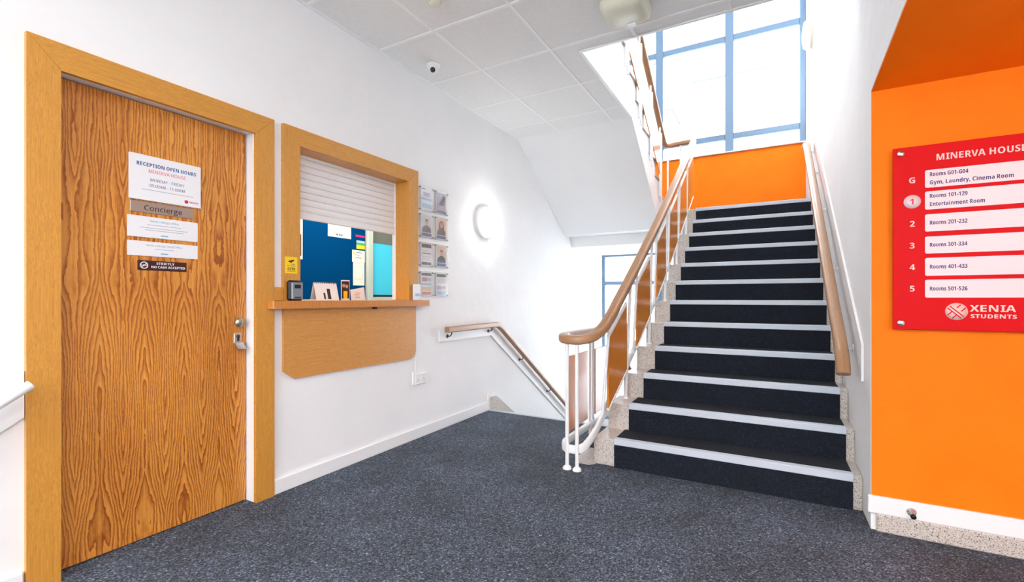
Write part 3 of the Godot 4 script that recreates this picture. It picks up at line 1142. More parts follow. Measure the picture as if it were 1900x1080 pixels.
	sweep(st, [V(f + 0.0006, 1.254, 1.031), V(f + 0.0006, 1.273, 1.050)], rounded(0.003, 0.001, 0.0004, 1), Vector3.RIGHT)
	obj("symbol", st, M.paper, s)
	lettering(s, "CASH", 0.007, M.paper, f, 1.2635, 1.0405, "x", 0.022, 1, true, "symbol_lettering")

func build_hatch() -> void:
	var t := thing("reception_hatch", "golden oak frame round the reception hatch in the white wall", "hatch", V(0, 1.097, 2.27))
	var o0 := 1.684
	var o1 := 2.847
	var i0 := 1.793
	var i1 := 2.740
	var st := mb()
	prism(st, PackedVector2Array([Vector2(o0, 1.097), Vector2(i0, 1.097), Vector2(i0, 2.013), Vector2(o0, 2.116)]), "x", 0.0, 0.022)
	obj("frame_leg", st, M.oak, t)
	st = mb()
	prism(st, PackedVector2Array([Vector2(i1, 1.097), Vector2(o1, 1.097), Vector2(o1, 2.116), Vector2(i1, 2.013)]), "x", 0.0, 0.022)
	obj("frame_leg", st, M.oak, t)
	st = mb()
	prism(st, PackedVector2Array([Vector2(i0 + 0.001, 2.014), Vector2(i1 - 0.001, 2.014), Vector2(o1 - 0.001, 2.116), Vector2(o0 + 0.001, 2.116)]), "x", 0.0, 0.0215, 2)
	obj("frame_head", st, M.oak, t)
	st = mb()
	box(st, -0.15, -0.0005, 1.097, 2.04, 1.766, 1.793, 0.002)
	obj("reveal_lining", st, M.oak, t)
	st = mb()
	box(st, -0.15, -0.0005, 1.097, 2.04, 2.740, 2.764, 0.002)
	obj("reveal_lining", st, M.oak, t)
	st = mb()
	box(st, -0.118, -0.0005, 2.013, 2.038, 1.794, 2.739, 0.002, 2)
	obj("reveal_lining", st, M.oak, t)
	st = mb()
	box(st, 0.0, 0.022, 1.097, 1.175, 1.631, 1.683, 0.002, 2)
	obj("link_board", st, M.oak, t)
	# shutter
	t = thing("roller_shutter", "white slatted roller shutter half lowered in the reception hatch", "shutter", V(-0.13, 1.612, 2.27))
	var y0 := 1.612
	st = mb()
	box(st, -0.142, -0.120, y0, y0 + 0.045, 1.798, 2.735, 0.005, 2)
	obj("bottom_bar", st, M.shutter, t)
	var n := 9
	var p := (2.038 - y0 - 0.045) / n
	for k in n:
		var y := y0 + 0.045 + p * k
		st = mb()
		var q := PackedVector2Array()
		q.append(Vector2(-0.140, y + 0.001))
		for i in 7:
			var a := PI * (i / 6.0)
			q.append(Vector2(-0.1275 + 0.0075 * sin(a), y + 0.0015 + (p - 0.003) * i / 6.0))
		q.append(Vector2(-0.140, y + p - 0.001))
		prism(st, q, "d", 1.798, 2.735)
		obj("slat", st, M.shutter, t)
	st = mb()
	box(st, -0.148, -0.112, 1.10, 2.03, 2.7355, 2.7395, 0.001)
	obj("guide", st, M.white_paint, t)
	# shelf
	t = thing("counter_shelf", "oak counter shelf projecting under the reception hatch", "shelf", V(0, 1.05, 2.25))
	st = mb()
	prism(st, PackedVector2Array([Vector2(-0.45, 1.796), Vector2(-0.001, 1.796), Vector2(0.0, 1.632), Vector2(0.0235, 1.632), Vector2(0.0235, 1.588), Vector2(0.066, 1.588), Vector2(0.072, 1.594), Vector2(0.072, 2.925), Vector2(0.066, 2.931), Vector2(0.0, 2.931), Vector2(0.0, 2.737), Vector2(-0.45, 2.737)]), "y", 1.052, 1.0965, 2)
	obj("board", st, M.oak_shelf, t)
	st = mb()
	box(st, 0.02, 0.045, 1.036, 1.052, 2.36, 2.39, 0.004)
	obj("hook", st, M.bronze, t)
	t = thing("apron_panel", "oak panel with clipped lower corners fixed to the wall under the counter shelf", "panel", V(0, 0.64, 2.25))
	st = mb()
	prism(st, PackedVector2Array([Vector2(1.689, 0.690), Vector2(1.758, 0.640), Vector2(2.765, 0.640), Vector2(2.825, 0.690), Vector2(2.825, 1.0515), Vector2(1.689, 1.0515)]), "x", 0.0, 0.018, 2)
	obj("board", st, M.oak_apron, t)
	# sticker and key safe on the frame
	t = thing("camera_sticker", "yellow CCTV warning sticker on the hatch frame", "sticker", V(0.022, 1.256, 1.732))
	st = mb()
	box(st, 0.022, 0.0228, 1.256, 1.352, 1.692, 1.772)
	obj("backing", st, M.yellow, t)
	lettering(t, "CCTV", 0.016, M.black, 0.0228, 1.281, 1.733, "x", 0.048, 1)
	st = mb()
	prism(st, PackedVector2Array([Vector2(1.715, 1.328), Vector2(1.748, 1.336), Vector2(1.752, 1.329), Vector2(1.736, 1.324), Vector2(1.733, 1.316), Vector2(1.728, 1.316), Vector2(1.728, 1.323), Vector2(1.716, 1.321)]), "x", 0.0228, 0.0236)
	obj("camera_symbol", st, M.black, t)
	lettering(t, "24hr", 0.007, M.ink_grey, 0.0228, 1.308, 1.745, "x", 0.022, 1)
	for y in [1.300, 1.268]:
		st = mb()
		box(st, 0.0228, 0.0234, y - 0.001, y + 0.001, 1.704, 1.762)
		obj("small_print", st, M.ink_grey, t)
	t = thing("key_safe", "small black and silver key safe standing on the counter at the frame", "key safe", V(0.045, 1.0965, 1.742))
	st = mb()
	box(st, 0.022, 0.060, 1.0968, 1.215, 1.696, 1.790, 0.012)
	obj("case", st, M.black, t)
	st = mb()
	box(st, 0.056, 0.064, 1.106, 1.203, 1.708, 1.781, 0.006)
	var lid := obj("lid", st, mat(Color(0.55, 0.58, 0.62), 0.35, 0.5), t)
	st = mb()
	box(st, 0.062, 0.0655, 1.168, 1.190, 1.724, 1.766, 0.003)
	obj("dial_window", st, M.black, lid)
	st = mb()
	box(st, 0.062, 0.0655, 1.112, 1.120, 1.724, 1.766, 0.002)
	obj("latch", st, M.dark, lid)
	# card stand at the other end of the counter
	t = thing("card_stand", "small clear stand with a white and blue card at the counter end", "card stand", V(0.04, 1.0965, 2.80))
	st = mb()
	box(st, 0.036, 0.039, 1.0966, 1.222, 2.765, 2.857, 0.001)
	obj("card", st, M.paper, t)
	st = mb()
	box(st, 0.0392, 0.0398, 1.128, 1.150, 2.790, 2.845)
	obj("print", st, M.print_blue, t)
	st = mb()
	box(st, 0.030, 0.060, 1.0966, 1.101, 2.763, 2.859, 0.001)
	obj("foot", st, M.acrylic_edge, t)

func sheet(called: String, label: String, category: String, m: Material, x: float, y0: float, y1: float, d0: float, d1: float, group := "", tilt := 0.0) -> Node3D:
	var t := thing(called, label, category, V(x, y0, (d0 + d1) / 2.0), group)
	var st := mb()
	box(st, x, x + 0.0015, y0, y1, d0, d1)
	obj("sheet", st, m, t)
	if tilt != 0.0:
		t.rotation.x = tilt
	return t

func bars(t: Node3D, x: float, m: Material, list: Array) -> void:
	for b in list:
		var st := mb()
		box(st, x, x + 0.0006, b[0], b[1], b[2], b[3])
		var o := obj("print", st, m, t)
		o.position = -t.position

func build_office() -> void:
	var st := mb()
	box(st, -1.50, -1.335, 0.0, 2.9, 0.4, 4.7)
	tag(obj("wall_office", st, M.wall), "pale rear wall of the office behind the hatch", "wall", "", "structure")
	st = mb()
	box(st, -1.335, -0.15, 0.0, 2.9, 0.3, 0.4)
	box(st, -1.335, -0.15, 0.0, 2.9, 4.7, 4.8)
	tag(obj("wall_office_side", st, M.wall), "side walls of the office behind the hatch", "wall", "", "structure")
	st = mb()
	box(st, -1.5, -0.15, 2.89, 3.0, 0.3, 4.8)
	tag(obj("ceiling_office", st, M.tile), "ceiling of the office behind the hatch", "ceiling", "", "structure")
	st = mb()
	box(st, -1.5, -0.15, -0.1, -0.001, 0.3, 4.8)
	tag(obj("floor_office", st, M.carpet), "carpet of the office behind the hatch", "floor", "", "structure")
	var X := -1.30
	var t := thing("notice_board", "large dark blue felt notice board on the office wall", "notice board", V(X, 0.9, 2.9))
	st = mb()
	box(st, -1.334, X, 0.75, 2.25, 1.7, 3.548, 0.003)
	obj("felt", st, M.board, t)
	var s := sheet("pinned_poster", "dark photo poster half hidden at the near edge of the notice board", "poster", M.cream_paper, X, 1.47, 2.0, 2.60, 2.788)
	bars(s, X + 0.0016, M.hair, [[1.50, 1.70, 2.62, 2.775], [1.78, 1.95, 2.62, 2.76]])
	s = sheet("pinned_notice", "landscape cream certificate pinned high on the blue notice board", "paper", M.cream_paper, X, 1.718, 1.925, 3.068, 3.352)
	bars(s, X + 0.0016, M.ink_pale, [[1.86, 1.864, 3.13, 3.29], [1.835, 1.838, 3.10, 3.32], [1.81, 1.813, 3.12, 3.30]])
	bars(s, X + 0.0016, M.ink_grey, [[1.735, 1.755, 3.165, 3.19], [1.735, 1.755, 3.20, 3.22], [1.735, 1.752, 3.225, 3.245]])
	sheet("pinned_slip", "slim magenta paper slip pinned on the blue notice board", "paper", M.pink, X, 1.752, 1.772, 3.414, 3.535)
	s = sheet("pinned_card", "small card with green and yellow bands on the blue notice board", "card", M.print_blue, X, 1.628, 1.715, 3.424, 3.538)
	bars(s, X + 0.0016, M.green, [[1.668, 1.692, 3.424, 3.538]])
	bars(s, X + 0.0016, M.yellow, [[1.628, 1.667, 3.424, 3.538]])
	s = sheet("pinned_note", "square cream note with handwriting above the longer pinned letter", "paper", M.cream_paper, X + 0.002, 1.488, 1.612, 3.365, 3.535)
	bars(s, X + 0.0036, M.ink_grey, [[1.585, 1.592, 3.42, 3.50], [1.560, 1.565, 3.40, 3.47], [1.530, 1.536, 3.41, 3.49]])
	bars(s, X + 0.0036, M.yellow, [[1.57, 1.596, 3.372, 3.395]])
	s = sheet("pinned_letter", "tall cream letter pinned near the edge of the blue notice board", "paper", M.cream_paper, X, 1.246, 1.50, 3.379, 3.532)
	bars(s, X + 0.0016, M.ink_pale, [[1.310, 1.313, 3.41, 3.50], [1.44, 1.443, 3.40, 3.51], [1.47, 1.474, 3.43, 3.48], [1.31, 1.44, 3.405, 3.408], [1.31, 1.44, 3.503, 3.506]])
	# glazed screen beside the board
	t = thing("glazed_screen", "pale grey framed screen with a bright turquoise panel beside the notice board", "screen", V(X, 0, 3.95))
	st = mb()
	box(st, -1.334, -1.325, 1.15, 1.715, 3.63, 4.35)
	obj("turquoise_panel", st, M.turquoise, t)
	st = mb()
	box(st, -1.334, -1.325, 1.716, 2.0, 3.63, 4.35)
	obj("grey_panel", st, M.grey_green, t)
	st = mb()
	box(st, -1.334, -1.27, 0.75, 2.1, 3.552, 3.632, 0.006)
	obj("post", st, M.screen_frame, t)
	st = mb()
	box(st, -1.334, -1.29, 1.04, 1.125, 3.632, 4.35, 0.006)
	obj("sill_rail", st, M.screen_frame, t)
	st = mb()
	box(st, -1.334, -1.30, 1.127, 1.15, 3.632, 4.35, 0.003)
	obj("gasket", st, M.black, t)
	# things standing on the inner part of the shelf
	var C := -0.30
	s = thing("desk_calendar", "white desk calendar with a dark picture standing on the counter behind the shutter", "calendar", V(C, 1.0965, 2.25))
	st = mb()
	prism(st, PackedVector2Array([Vector2(C, 1.0966), Vector2(C + 0.003, 1.0966), Vector2(C - 0.030, 1.222), Vector2(C - 0.033, 1.222)]), "d", 2.156, 2.349)
	prism(st, PackedVector2Array([Vector2(C - 0.067, 1.0966), Vector2(C - 0.064, 1.0966), Vector2(C - 0.031, 1.222), Vector2(C - 0.034, 1.222)]), "d", 2.156, 2.349)
	obj("pages", st, M.paper, s)
	st = mb()
	for r in [[2.222, 2.236, 1.105, 1.150], [2.255, 2.282, 1.105, 1.180]]:
		prism(st, PackedVector2Array([Vector2(C + 0.0032 - (r[2] - 1.0966) * 0.264, r[2]), Vector2(C + 0.0042 - (r[2] - 1.0966) * 0.264, r[2]), Vector2(C + 0.0042 - (r[3] - 1.0966) * 0.264, r[3]), Vector2(C + 0.0032 - (r[3] - 1.0966) * 0.264, r[3])]), "d", r[0], r[1])
	obj("picture", st, M.black, s)
	st = mb()
	for i in 12:
		tube(st, V(C - 0.026, 1.216, 2.166 + i * 0.0155), V(C - 0.038, 1.228, 2.166 + i * 0.0155), 0.003, 6)
	obj("wire_binding", st, M.dark, s)
	s = thing("framed_photo", "small portrait photo leaning on the counter beside the desk calendar", "photo", V(C, 1.0965, 2.41))
	st = mb()
	box(st, C - 0.004, C, 1.0966, 1.246, 2.370, 2.448, 0.001)
	obj("print_back", st, M.paper, s)
	st = mb()
	box(st, C, C + 0.0008, 1.110, 1.238, 2.375, 2.443)
	obj("print", st, M.hair, s)
	for q in [[2.392, 1.205], [2.420, 1.200]]:
		st = mb()
		lathe(st, [Vector2(0.014, 0.0), Vector2(0.014, 0.0008), Vector2(0, 0.0008)], V(C + 0.0008, q[1], q[0]), Vector3.RIGHT, 14)
		obj("face", st, M.skin, s)
	st = mb()
	box(st, C + 0.0008, C + 0.0014, 1.110, 1.165, 2.390, 2.425)
	obj("clothes", st, M.yellow, s)
	s = thing("note_card", "cream handwritten card leaning on the counter beside the turquoise screen", "card", V(C, 1.0965, 2.525))
	st = mb()
	prism(st, PackedVector2Array([Vector2(2.462, 1.0966), Vector2(2.600, 1.0966), Vector2(2.588, 1.198), Vector2(2.452, 1.175)]), "x", C, C + 0.0015)
	obj("card", st, M.paper, s)
	bars(s, C + 0.0016, M.ink_grey, [[1.150, 1.154, 2.50, 2.55], [1.135, 1.139, 2.49, 2.54], [1.118, 1.122, 2.50, 2.545]])
	s = thing("paper_stack", "low stack of white papers on the counter behind the key safe", "papers", V(-0.2, 1.0965, 1.99))
	st = mb()
	box(st, -0.30, -0.17, 1.0966, 1.103, 1.90, 2.08, 0.001)
	obj("sheets", st, M.paper, s)

func portrait(t: Node3D, x: float, y0: float, d0: float, w: float, h: float, warm: bool, long_hair: bool) -> void:
	# flat printed photo: backdrop, shoulders, face and hair
	var st := mb()
	box(st, x, x + 0.0005, y0 + h * 0.20, y0 + h * 0.98, d0 + w * 0.05, d0 + w * 0.95)
	obj("photo", st, M.photo_warm if warm else M.photo_bg, t)
	var c := d0 + w * 0.5
	if long_hair:
		st = mb()
		prism(st, PackedVector2Array([Vector2(c - w * 0.27, y0 + h * 0.40), Vector2(c + w * 0.27, y0 + h * 0.40), Vector2(c + w * 0.24, y0 + h * 0.74), Vector2(c + w * 0.12, y0 + h * 0.86), Vector2(c - w * 0.12, y0 + h * 0.86), Vector2(c - w * 0.24, y0 + h * 0.74)]), "x", x + 0.0005, x + 0.0009)
		obj("hair", st, M.hair, t)
	st = mb()
	prism(st, PackedVector2Array([Vector2(c - w * 0.42, y0 + h * 0.20), Vector2(c + w * 0.42, y0 + h * 0.20), Vector2(c + w * 0.38, y0 + h * 0.40), Vector2(c + w * 0.12, y0 + h * 0.52), Vector2(c - w * 0.12, y0 + h * 0.52), Vector2(c - w * 0.38, y0 + h * 0.40)]), "x", x + 0.0009, x + 0.0013)
	obj("shoulders", st, M.hair if long_hair else M.suit, t)
	st = mb()
	var e := PackedVector2Array()
	for i in 14:
		e.append(Vector2(c + cos(TAU * i / 14) * w * 0.14, y0 + h * 0.66 + sin(TAU * i / 14) * h * 0.13))
	prism(st, e, "x", x + 0.0013, x + 0.0017)
	obj("face", st, M.skin, t)
	if not long_hair:
		st = mb()
		prism(st, PackedVector2Array([Vector2(c - w * 0.15, y0 + h * 0.70), Vector2(c + w * 0.15, y0 + h * 0.70), Vector2(c + w * 0.12, y0 + h * 0.81), Vector2(c - w * 0.12, y0 + h * 0.81)]), "x", x + 0.0017, x + 0.002)
		obj("hair", st, M.hair, t)
	st = mb()
	box(st, x, x + 0.0005, y0 + h * 0.03, y0 + h * 0.17, d0 + w * 0.05, d0 + w * 0.95)
	obj("name_band", st, M.ink_blue, t)

func build_left_wall_things() -> void:
	# clear leaflet holders and staff portraits beside the hatch
	var rows := [[1.818, 2.016], [1.603, 1.798], [1.368, 1.566], [1.127, 1.330]]
	var cols := [[2.872, 3.045], [3.066, 3.240]]
	var labels := [["clear holder with pale blue leaflet, top row beside the hatch frame", "clear holder with lilac and blue poster, top row away from the hatch"],
		["clear holder with portrait of a person in a dark suit and tie", "clear holder with portrait of a person with long dark hair"],
		["clear holder with white notice headed and footed by black bands", "clear holder with portrait of a person in a dark jacket, beside the white notice"],
		["clear holder with red and blue patterned leaflet above the small card stand", "clear holder with pale grey and lilac leaflet, bottom row away from the hatch"]]
	for i in 4:
		for j in 2:
			var y0: float = rows[i][0]
			var y1: float = rows[i][1]
			var d0: float = cols[j][0]
			var d1: float = cols[j][1]
			var t := thing("wall_holder", labels[i][j], "holder", V(0, y0, (d0 + d1) / 2), "clear holders beside the hatch")
			var st := mb()
			box(st, 0.012, 0.0135, y0 + 0.008, y1 - 0.008, d0 + 0.018, d1 - 0.018)
			obj("sheet", st, M.paper, t)
			st = mb()
			box(st, 0.018, 0.021, y0, y1, d0, d1, 0.001)
			obj("front_cover", st, M.acrylic, t)
			st = mb()
			box(st, 0.010, 0.012, y0, y1, d0, d1, 0.0005)
			obj("back_cover", st, M.acrylic, t)
			for c in [[y0 + 0.010, d0 + 0.008], [y0 + 0.010, d1 - 0.008], [y1 - 0.010, d0 + 0.008], [y1 - 0.010, d1 - 0.008]]:
				st = mb()
				tube(st, V(0.0, c[0], c[1]), V(0.026, c[0], c[1]), 0.0055, 10)
				obj("stand_off", st, M.steel, t)
			var f := 0.0136
			var a := d0 + 0.018
			var w := d1 - d0 - 0.036
			var b := y0 + 0.008
			var h := y1 - y0 - 0.016
			var quads := []
			if i == 1 or (i == 2 and j == 1):
				portrait(t, f, b, a, w, h, j == 1, i == 1 and j == 1)
			elif i == 0 and j == 0:
				quads = [["print_blue", 0.1, 0.30, 0.05, 0.95], ["print_blue", 0.45, 0.55, 0.05, 0.95], ["print_lilac", 0.62, 0.80, 0.2, 0.8], ["black", 0.92, 0.96, 0.05, 0.4]]
			elif i == 0:
				quads = [["print_lilac", 0.05, 0.85, 0.04, 0.96], ["print_blue", 0.0, 0.14, 0.0, 1.0], ["ink_pale", 0.86, 0.98, 0.0, 1.0]]
				st = mb()
				prism(st, PackedVector2Array([Vector2(a + w * 0.25, b + h * 0.4), Vector2(a + w * 0.75, b + h * 0.4), Vector2(a + w * 0.9, b + h * 0.8), Vector2(a + w * 0.7, b + h * 0.9)]), "x", f + 0.0006, f + 0.001)
				obj("print_figure", st, M.suit, t)
			elif i == 2:
				quads = [["dark", 0.80, 0.97, 0.06, 0.94], ["dark", 0.04, 0.16, 0.06, 0.94], ["dark", 0.53, 0.57, 0.1, 0.9], ["ink_pale", 0.66, 0.68, 0.1, 0.7], ["ink_pale", 0.40, 0.42, 0.1, 0.8], ["ink_pale", 0.30, 0.32, 0.1, 0.7]]
			elif j == 0:
				quads = [["dark", 0.86, 0.97, 0.05, 0.95], ["print_red", 0.60, 0.78, 0.1, 0.55], ["ink_pale", 0.62, 0.76, 0.58, 0.92], ["print_blue", 0.44, 0.54, 0.05, 0.95], ["photo_warm", 0.18, 0.38, 0.08, 0.92], ["print_red", 0.04, 0.15, 0.08, 0.92]]
			else:
				quads = [["dark", 0.84, 0.97, 0.05, 0.95], ["photo_bg", 0.55, 0.78, 0.08, 0.92], ["print_lilac", 0.26, 0.44, 0.06, 0.5], ["print_red", 0.3, 0.42, 0.55, 0.92], ["print_blue", 0.04, 0.20, 0.06, 0.94]]
			for q in quads:
				st = mb()
				box(st, f, f + 0.0005, b + h * q[1], b + h * q[2], a + w * q[3], a + w * q[4])
				obj("print", st, M[q[0]], t)

	# bulkhead lamp
	var t := thing("wall_lamp", "round white bulkhead lamp glowing on the white wall", "lamp", V(0, 1.853, 3.84))
	var st := mb()
	lathe(st, [Vector2(0.16, 0.0), Vector2(0.16, 0.022), Vector2(0.152, 0.030), Vector2(0.0, 0.030)], V(0, 1.853, 3.84), Vector3.RIGHT, 40)
	obj("base", st, M.white_paint, t)
	st = mb()
	lathe(st, [Vector2(0.148, 0.030), Vector2(0.146, 0.046), Vector2(0.134, 0.062), Vector2(0.105, 0.074), Vector2(0.06, 0.080), Vector2(0.0, 0.082)], V(0, 1.853, 3.84), Vector3.RIGHT, 40)
	obj("diffuser", st, M.lamp_glow, t)
	lamp_light(t, Vector3(0.055, 0, 0), 0.22)

	# socket and cable
	t = thing("wall_socket", "double white wall socket low on the wall under the apron panel", "socket", V(0, 0.425, 2.86))
	st = mb()
	box(st, 0.0, 0.022, 0.428, 0.516, 2.815, 2.945, 0.004)
	obj("face_plate", st, M.white_gloss, t)
	for d in [2.845, 2.91]:
		st = mb()
		box(st, 0.022, 0.0226, 0.468, 0.476, d, d + 0.004)
		box(st, 0.022, 0.0226, 0.455, 0.459, d - 0.012, d - 0.004)
		box(st, 0.022, 0.0226, 0.455, 0.459, d + 0.008, d + 0.016)
		obj("outlet", st, M.dark, t)
		st = mb()
		box(st, 0.022, 0.026, 0.488, 0.504, d - 0.006, d + 0.008, 0.001)
		obj("switch", st, M.paper, t)
	t = thing("wall_cable", "thin white cable trunking between the apron panel and the socket", "trunking", V(0, 0.43, 2.805))
	st = mb()
	box(st, 0.0, 0.010, 0.430, 1.04, 2.828, 2.838, 0.002)
	box(st, 0.0, 0.016, 0.430, 0.53, 2.795, 2.8145, 0.003)
	obj("trunking", st, M.white_gloss, t)

	# handrail down the flight
	t = thing("wall_handrail", "oak wall handrail turning down beside the lower stairs with black brackets", "handrail", V(0.06, 0.8, 3.6))
	var pts := [V(0.065, 0.845, 3.165), V(0.065, 0.85, 3.95), V(0.065, 0.842, 4.01)]
	var sl := 0.655
	pts.append(V(0.065, 0.80, 4.09))
	pts.append(V(0.065, 0.80 - sl * 2.8, 6.89))
	st = mb()
	sweep(st, pts, rounded(0.05, 0.052, 0.012, 3))
	obj("rail", st, M.rail, t)
	for q in [[3.235, 0.822], [3.90, 0.826], [4.55, 0.80 - sl * 0.46 - 0.03], [5.28, 0.80 - sl * 1.19 - 0.03], [6.1, 0.80 - sl * 2.01 - 0.03]]:
		st = mb()
		var d: float = q[0]
		var y: float = q[1]
		sweep(st, [V(0.062, y, d), V(0.060, y - 0.022, d), V(0.045, y - 0.036, d), V(0.016, y - 0.038, d)], circle(0.005, 8), Vector3(0, 0, 1))
		lathe(st, [Vector2(0.016, 0.0), Vector2(0.016, 0.004), Vector2(0.0, 0.005)], V(0.015, y - 0.038, d), Vector3.RIGHT, 14)
		obj("bracket", st, M.bronze, t)
	t = thing("rail_backing_board", "white painted board on the wall behind the oak handrail of the lower stairs", "board", V(0, 0.74, 3.6))
	st = mb()
	prism(st, PackedVector2Array([Vector2(3.13, 0.742), Vector2(3.955, 0.742), Vector2(6.9, 0.742 - 2.945 * sl), Vector2(6.9, 0.742 - 2.945 * sl + 0.11), Vector2(3.99, 0.835), Vector2(3.13, 0.835)]), "x", 0.0, 0.014)
	obj("board", st, M.white_gloss, t)

	# white sloping rail beside the door frame
	t = thing("white_handrail", "white tubular handrail ending beside the oak door frame", "handrail", V(0.07, 0.6, 0.4))
	st = mb()
	sweep(st, [V(0.075, 0.793, 0.632), V(0.075, 0.793 - 0.7 * 0.5, 0.132), V(0.075, 0.42, 0.06)], circle(0.0175, 16))
	obj("rail", st, M.white_gloss, t)
	st = mb()
	sweep(st, [V(0.06, 0.58, 0.33), V(0.016, 0.55, 0.33)], circle(0.007, 8))
	obj("bracket", st, M.white_gloss, t)
	t = thing("white_backing_board", "white painted board sloping up to the oak door frame behind the white handrail", "board", V(0, 0.6, 0.4))
	st = mb()
	prism(st, PackedVector2Array([Vector2(0.630, 0.665), Vector2(0.630, 0.838), Vector2(0.13, 0.838 - 0.35), Vector2(0.13, 0.665 - 0.35)]), "x", 0.0, 0.012)
	obj("board", st, M.white_gloss, t)

	# things on the ceiling
	var y := 2.883
	t = thing("dome_camera", "small white dome security camera on the tiled ceiling", "camera", V(0.22, y, 2.79))
	st = mb()
	lathe(st, [Vector2(0.0, -0.022), Vector2(0.045, -0.022), Vector2(0.052, -0.012), Vector2(0.053, 0.0)], V(0.22, y, 2.79), Vector3.UP, 28)
	obj("base", st, M.white_gloss, t)
	st = mb()
	var cc := V(0.235, y - 0.048, 2.765)
	var pr := []
	for i in 9:
		var a := -PI / 2 + PI * i / 8.0
		pr.append(Vector2(maxf(0.036 * cos(a), 0.0), 0.036 * sin(a)))
	lathe(st, pr, cc, Vector3.UP, 22)
	var ball := obj("ball", st, M.white_gloss, t)
	st = mb()
	var look := (V(1.6, 1.7, 0.9) - cc).normalized()
	lathe(st, [Vector2(0.019, 0.026), Vector2(0.019, 0.038), Vector2(0.016, 0.039), Vector2(0.0, 0.039)], cc, look, 20)
	obj("lens", st, M.black, ball)
	t = thing("smoke_detector", "cream round smoke detector on the tiled ceiling", "detector", V(0.735, y, 2.16))
	st = mb()
	lathe(st, [Vector2(0.0, -0.020), Vector2(0.050, -0.020), Vector2(0.055, -0.012), Vector2(0.055, 0.0)], V(0.735, y, 2.16), Vector3.UP, 28)
	obj("base", st, M.cream_plastic, t)
	for i in 8:
		var a := TAU * i / 8.0
		st = mb()
		var q := V(0.735 + 0.034 * cos(a), y - 0.030, 2.16 + 0.034 * sin(a))
		box_at(st, q - Vector3(0.004, 0.012, 0.004), q + Vector3(0.004, 0.012, 0.004), 0.001)
		obj("fin", st, M.cream_plastic, t)
	st = mb()
	lathe(st, [Vector2(0.0, -0.050), Vector2(0.024, -0.048), Vector2(0.034, -0.041), Vector2(0.034, -0.036), Vector2(0.0, -0.036)], V(0.735, y, 2.16), Vector3.UP, 24)
	obj("cap", st, M.cream_plastic, t)
	t = thing("ceiling_light", "square cream ceiling light with rounded corners, unlit, beside the stairwell opening", "light", V(1.70, y, 2.76))
	st = mb()
	lathe(st, [Vector2(0.0, -0.022), Vector2(0.118, -0.022), Vector2(0.118, 0.0)], V(1.70, y, 2.76), Vector3.UP, 40, 0.42)
	obj("base", st, M.dark, t)
	st = mb()
	lathe(st, [Vector2(0.0, -0.098), Vector2(0.07, -0.096), Vector2(0.108, -0.088), Vector2(0.128, -0.066), Vector2(0.136, -0.036), Vector2(0.136, -0.022), Vector2(0.0, -0.022)], V(1.70, y, 2.76), Vector3.UP, 48, 0.42)
	obj("diffuser", st, M.cream_plastic, t)
	st = mb()
	box(st, 1.690, 1.745, y - 0.102, y - 0.094, 2.82, 2.85, 0.002)
	obj("sensor", st, M.white_gloss, t)

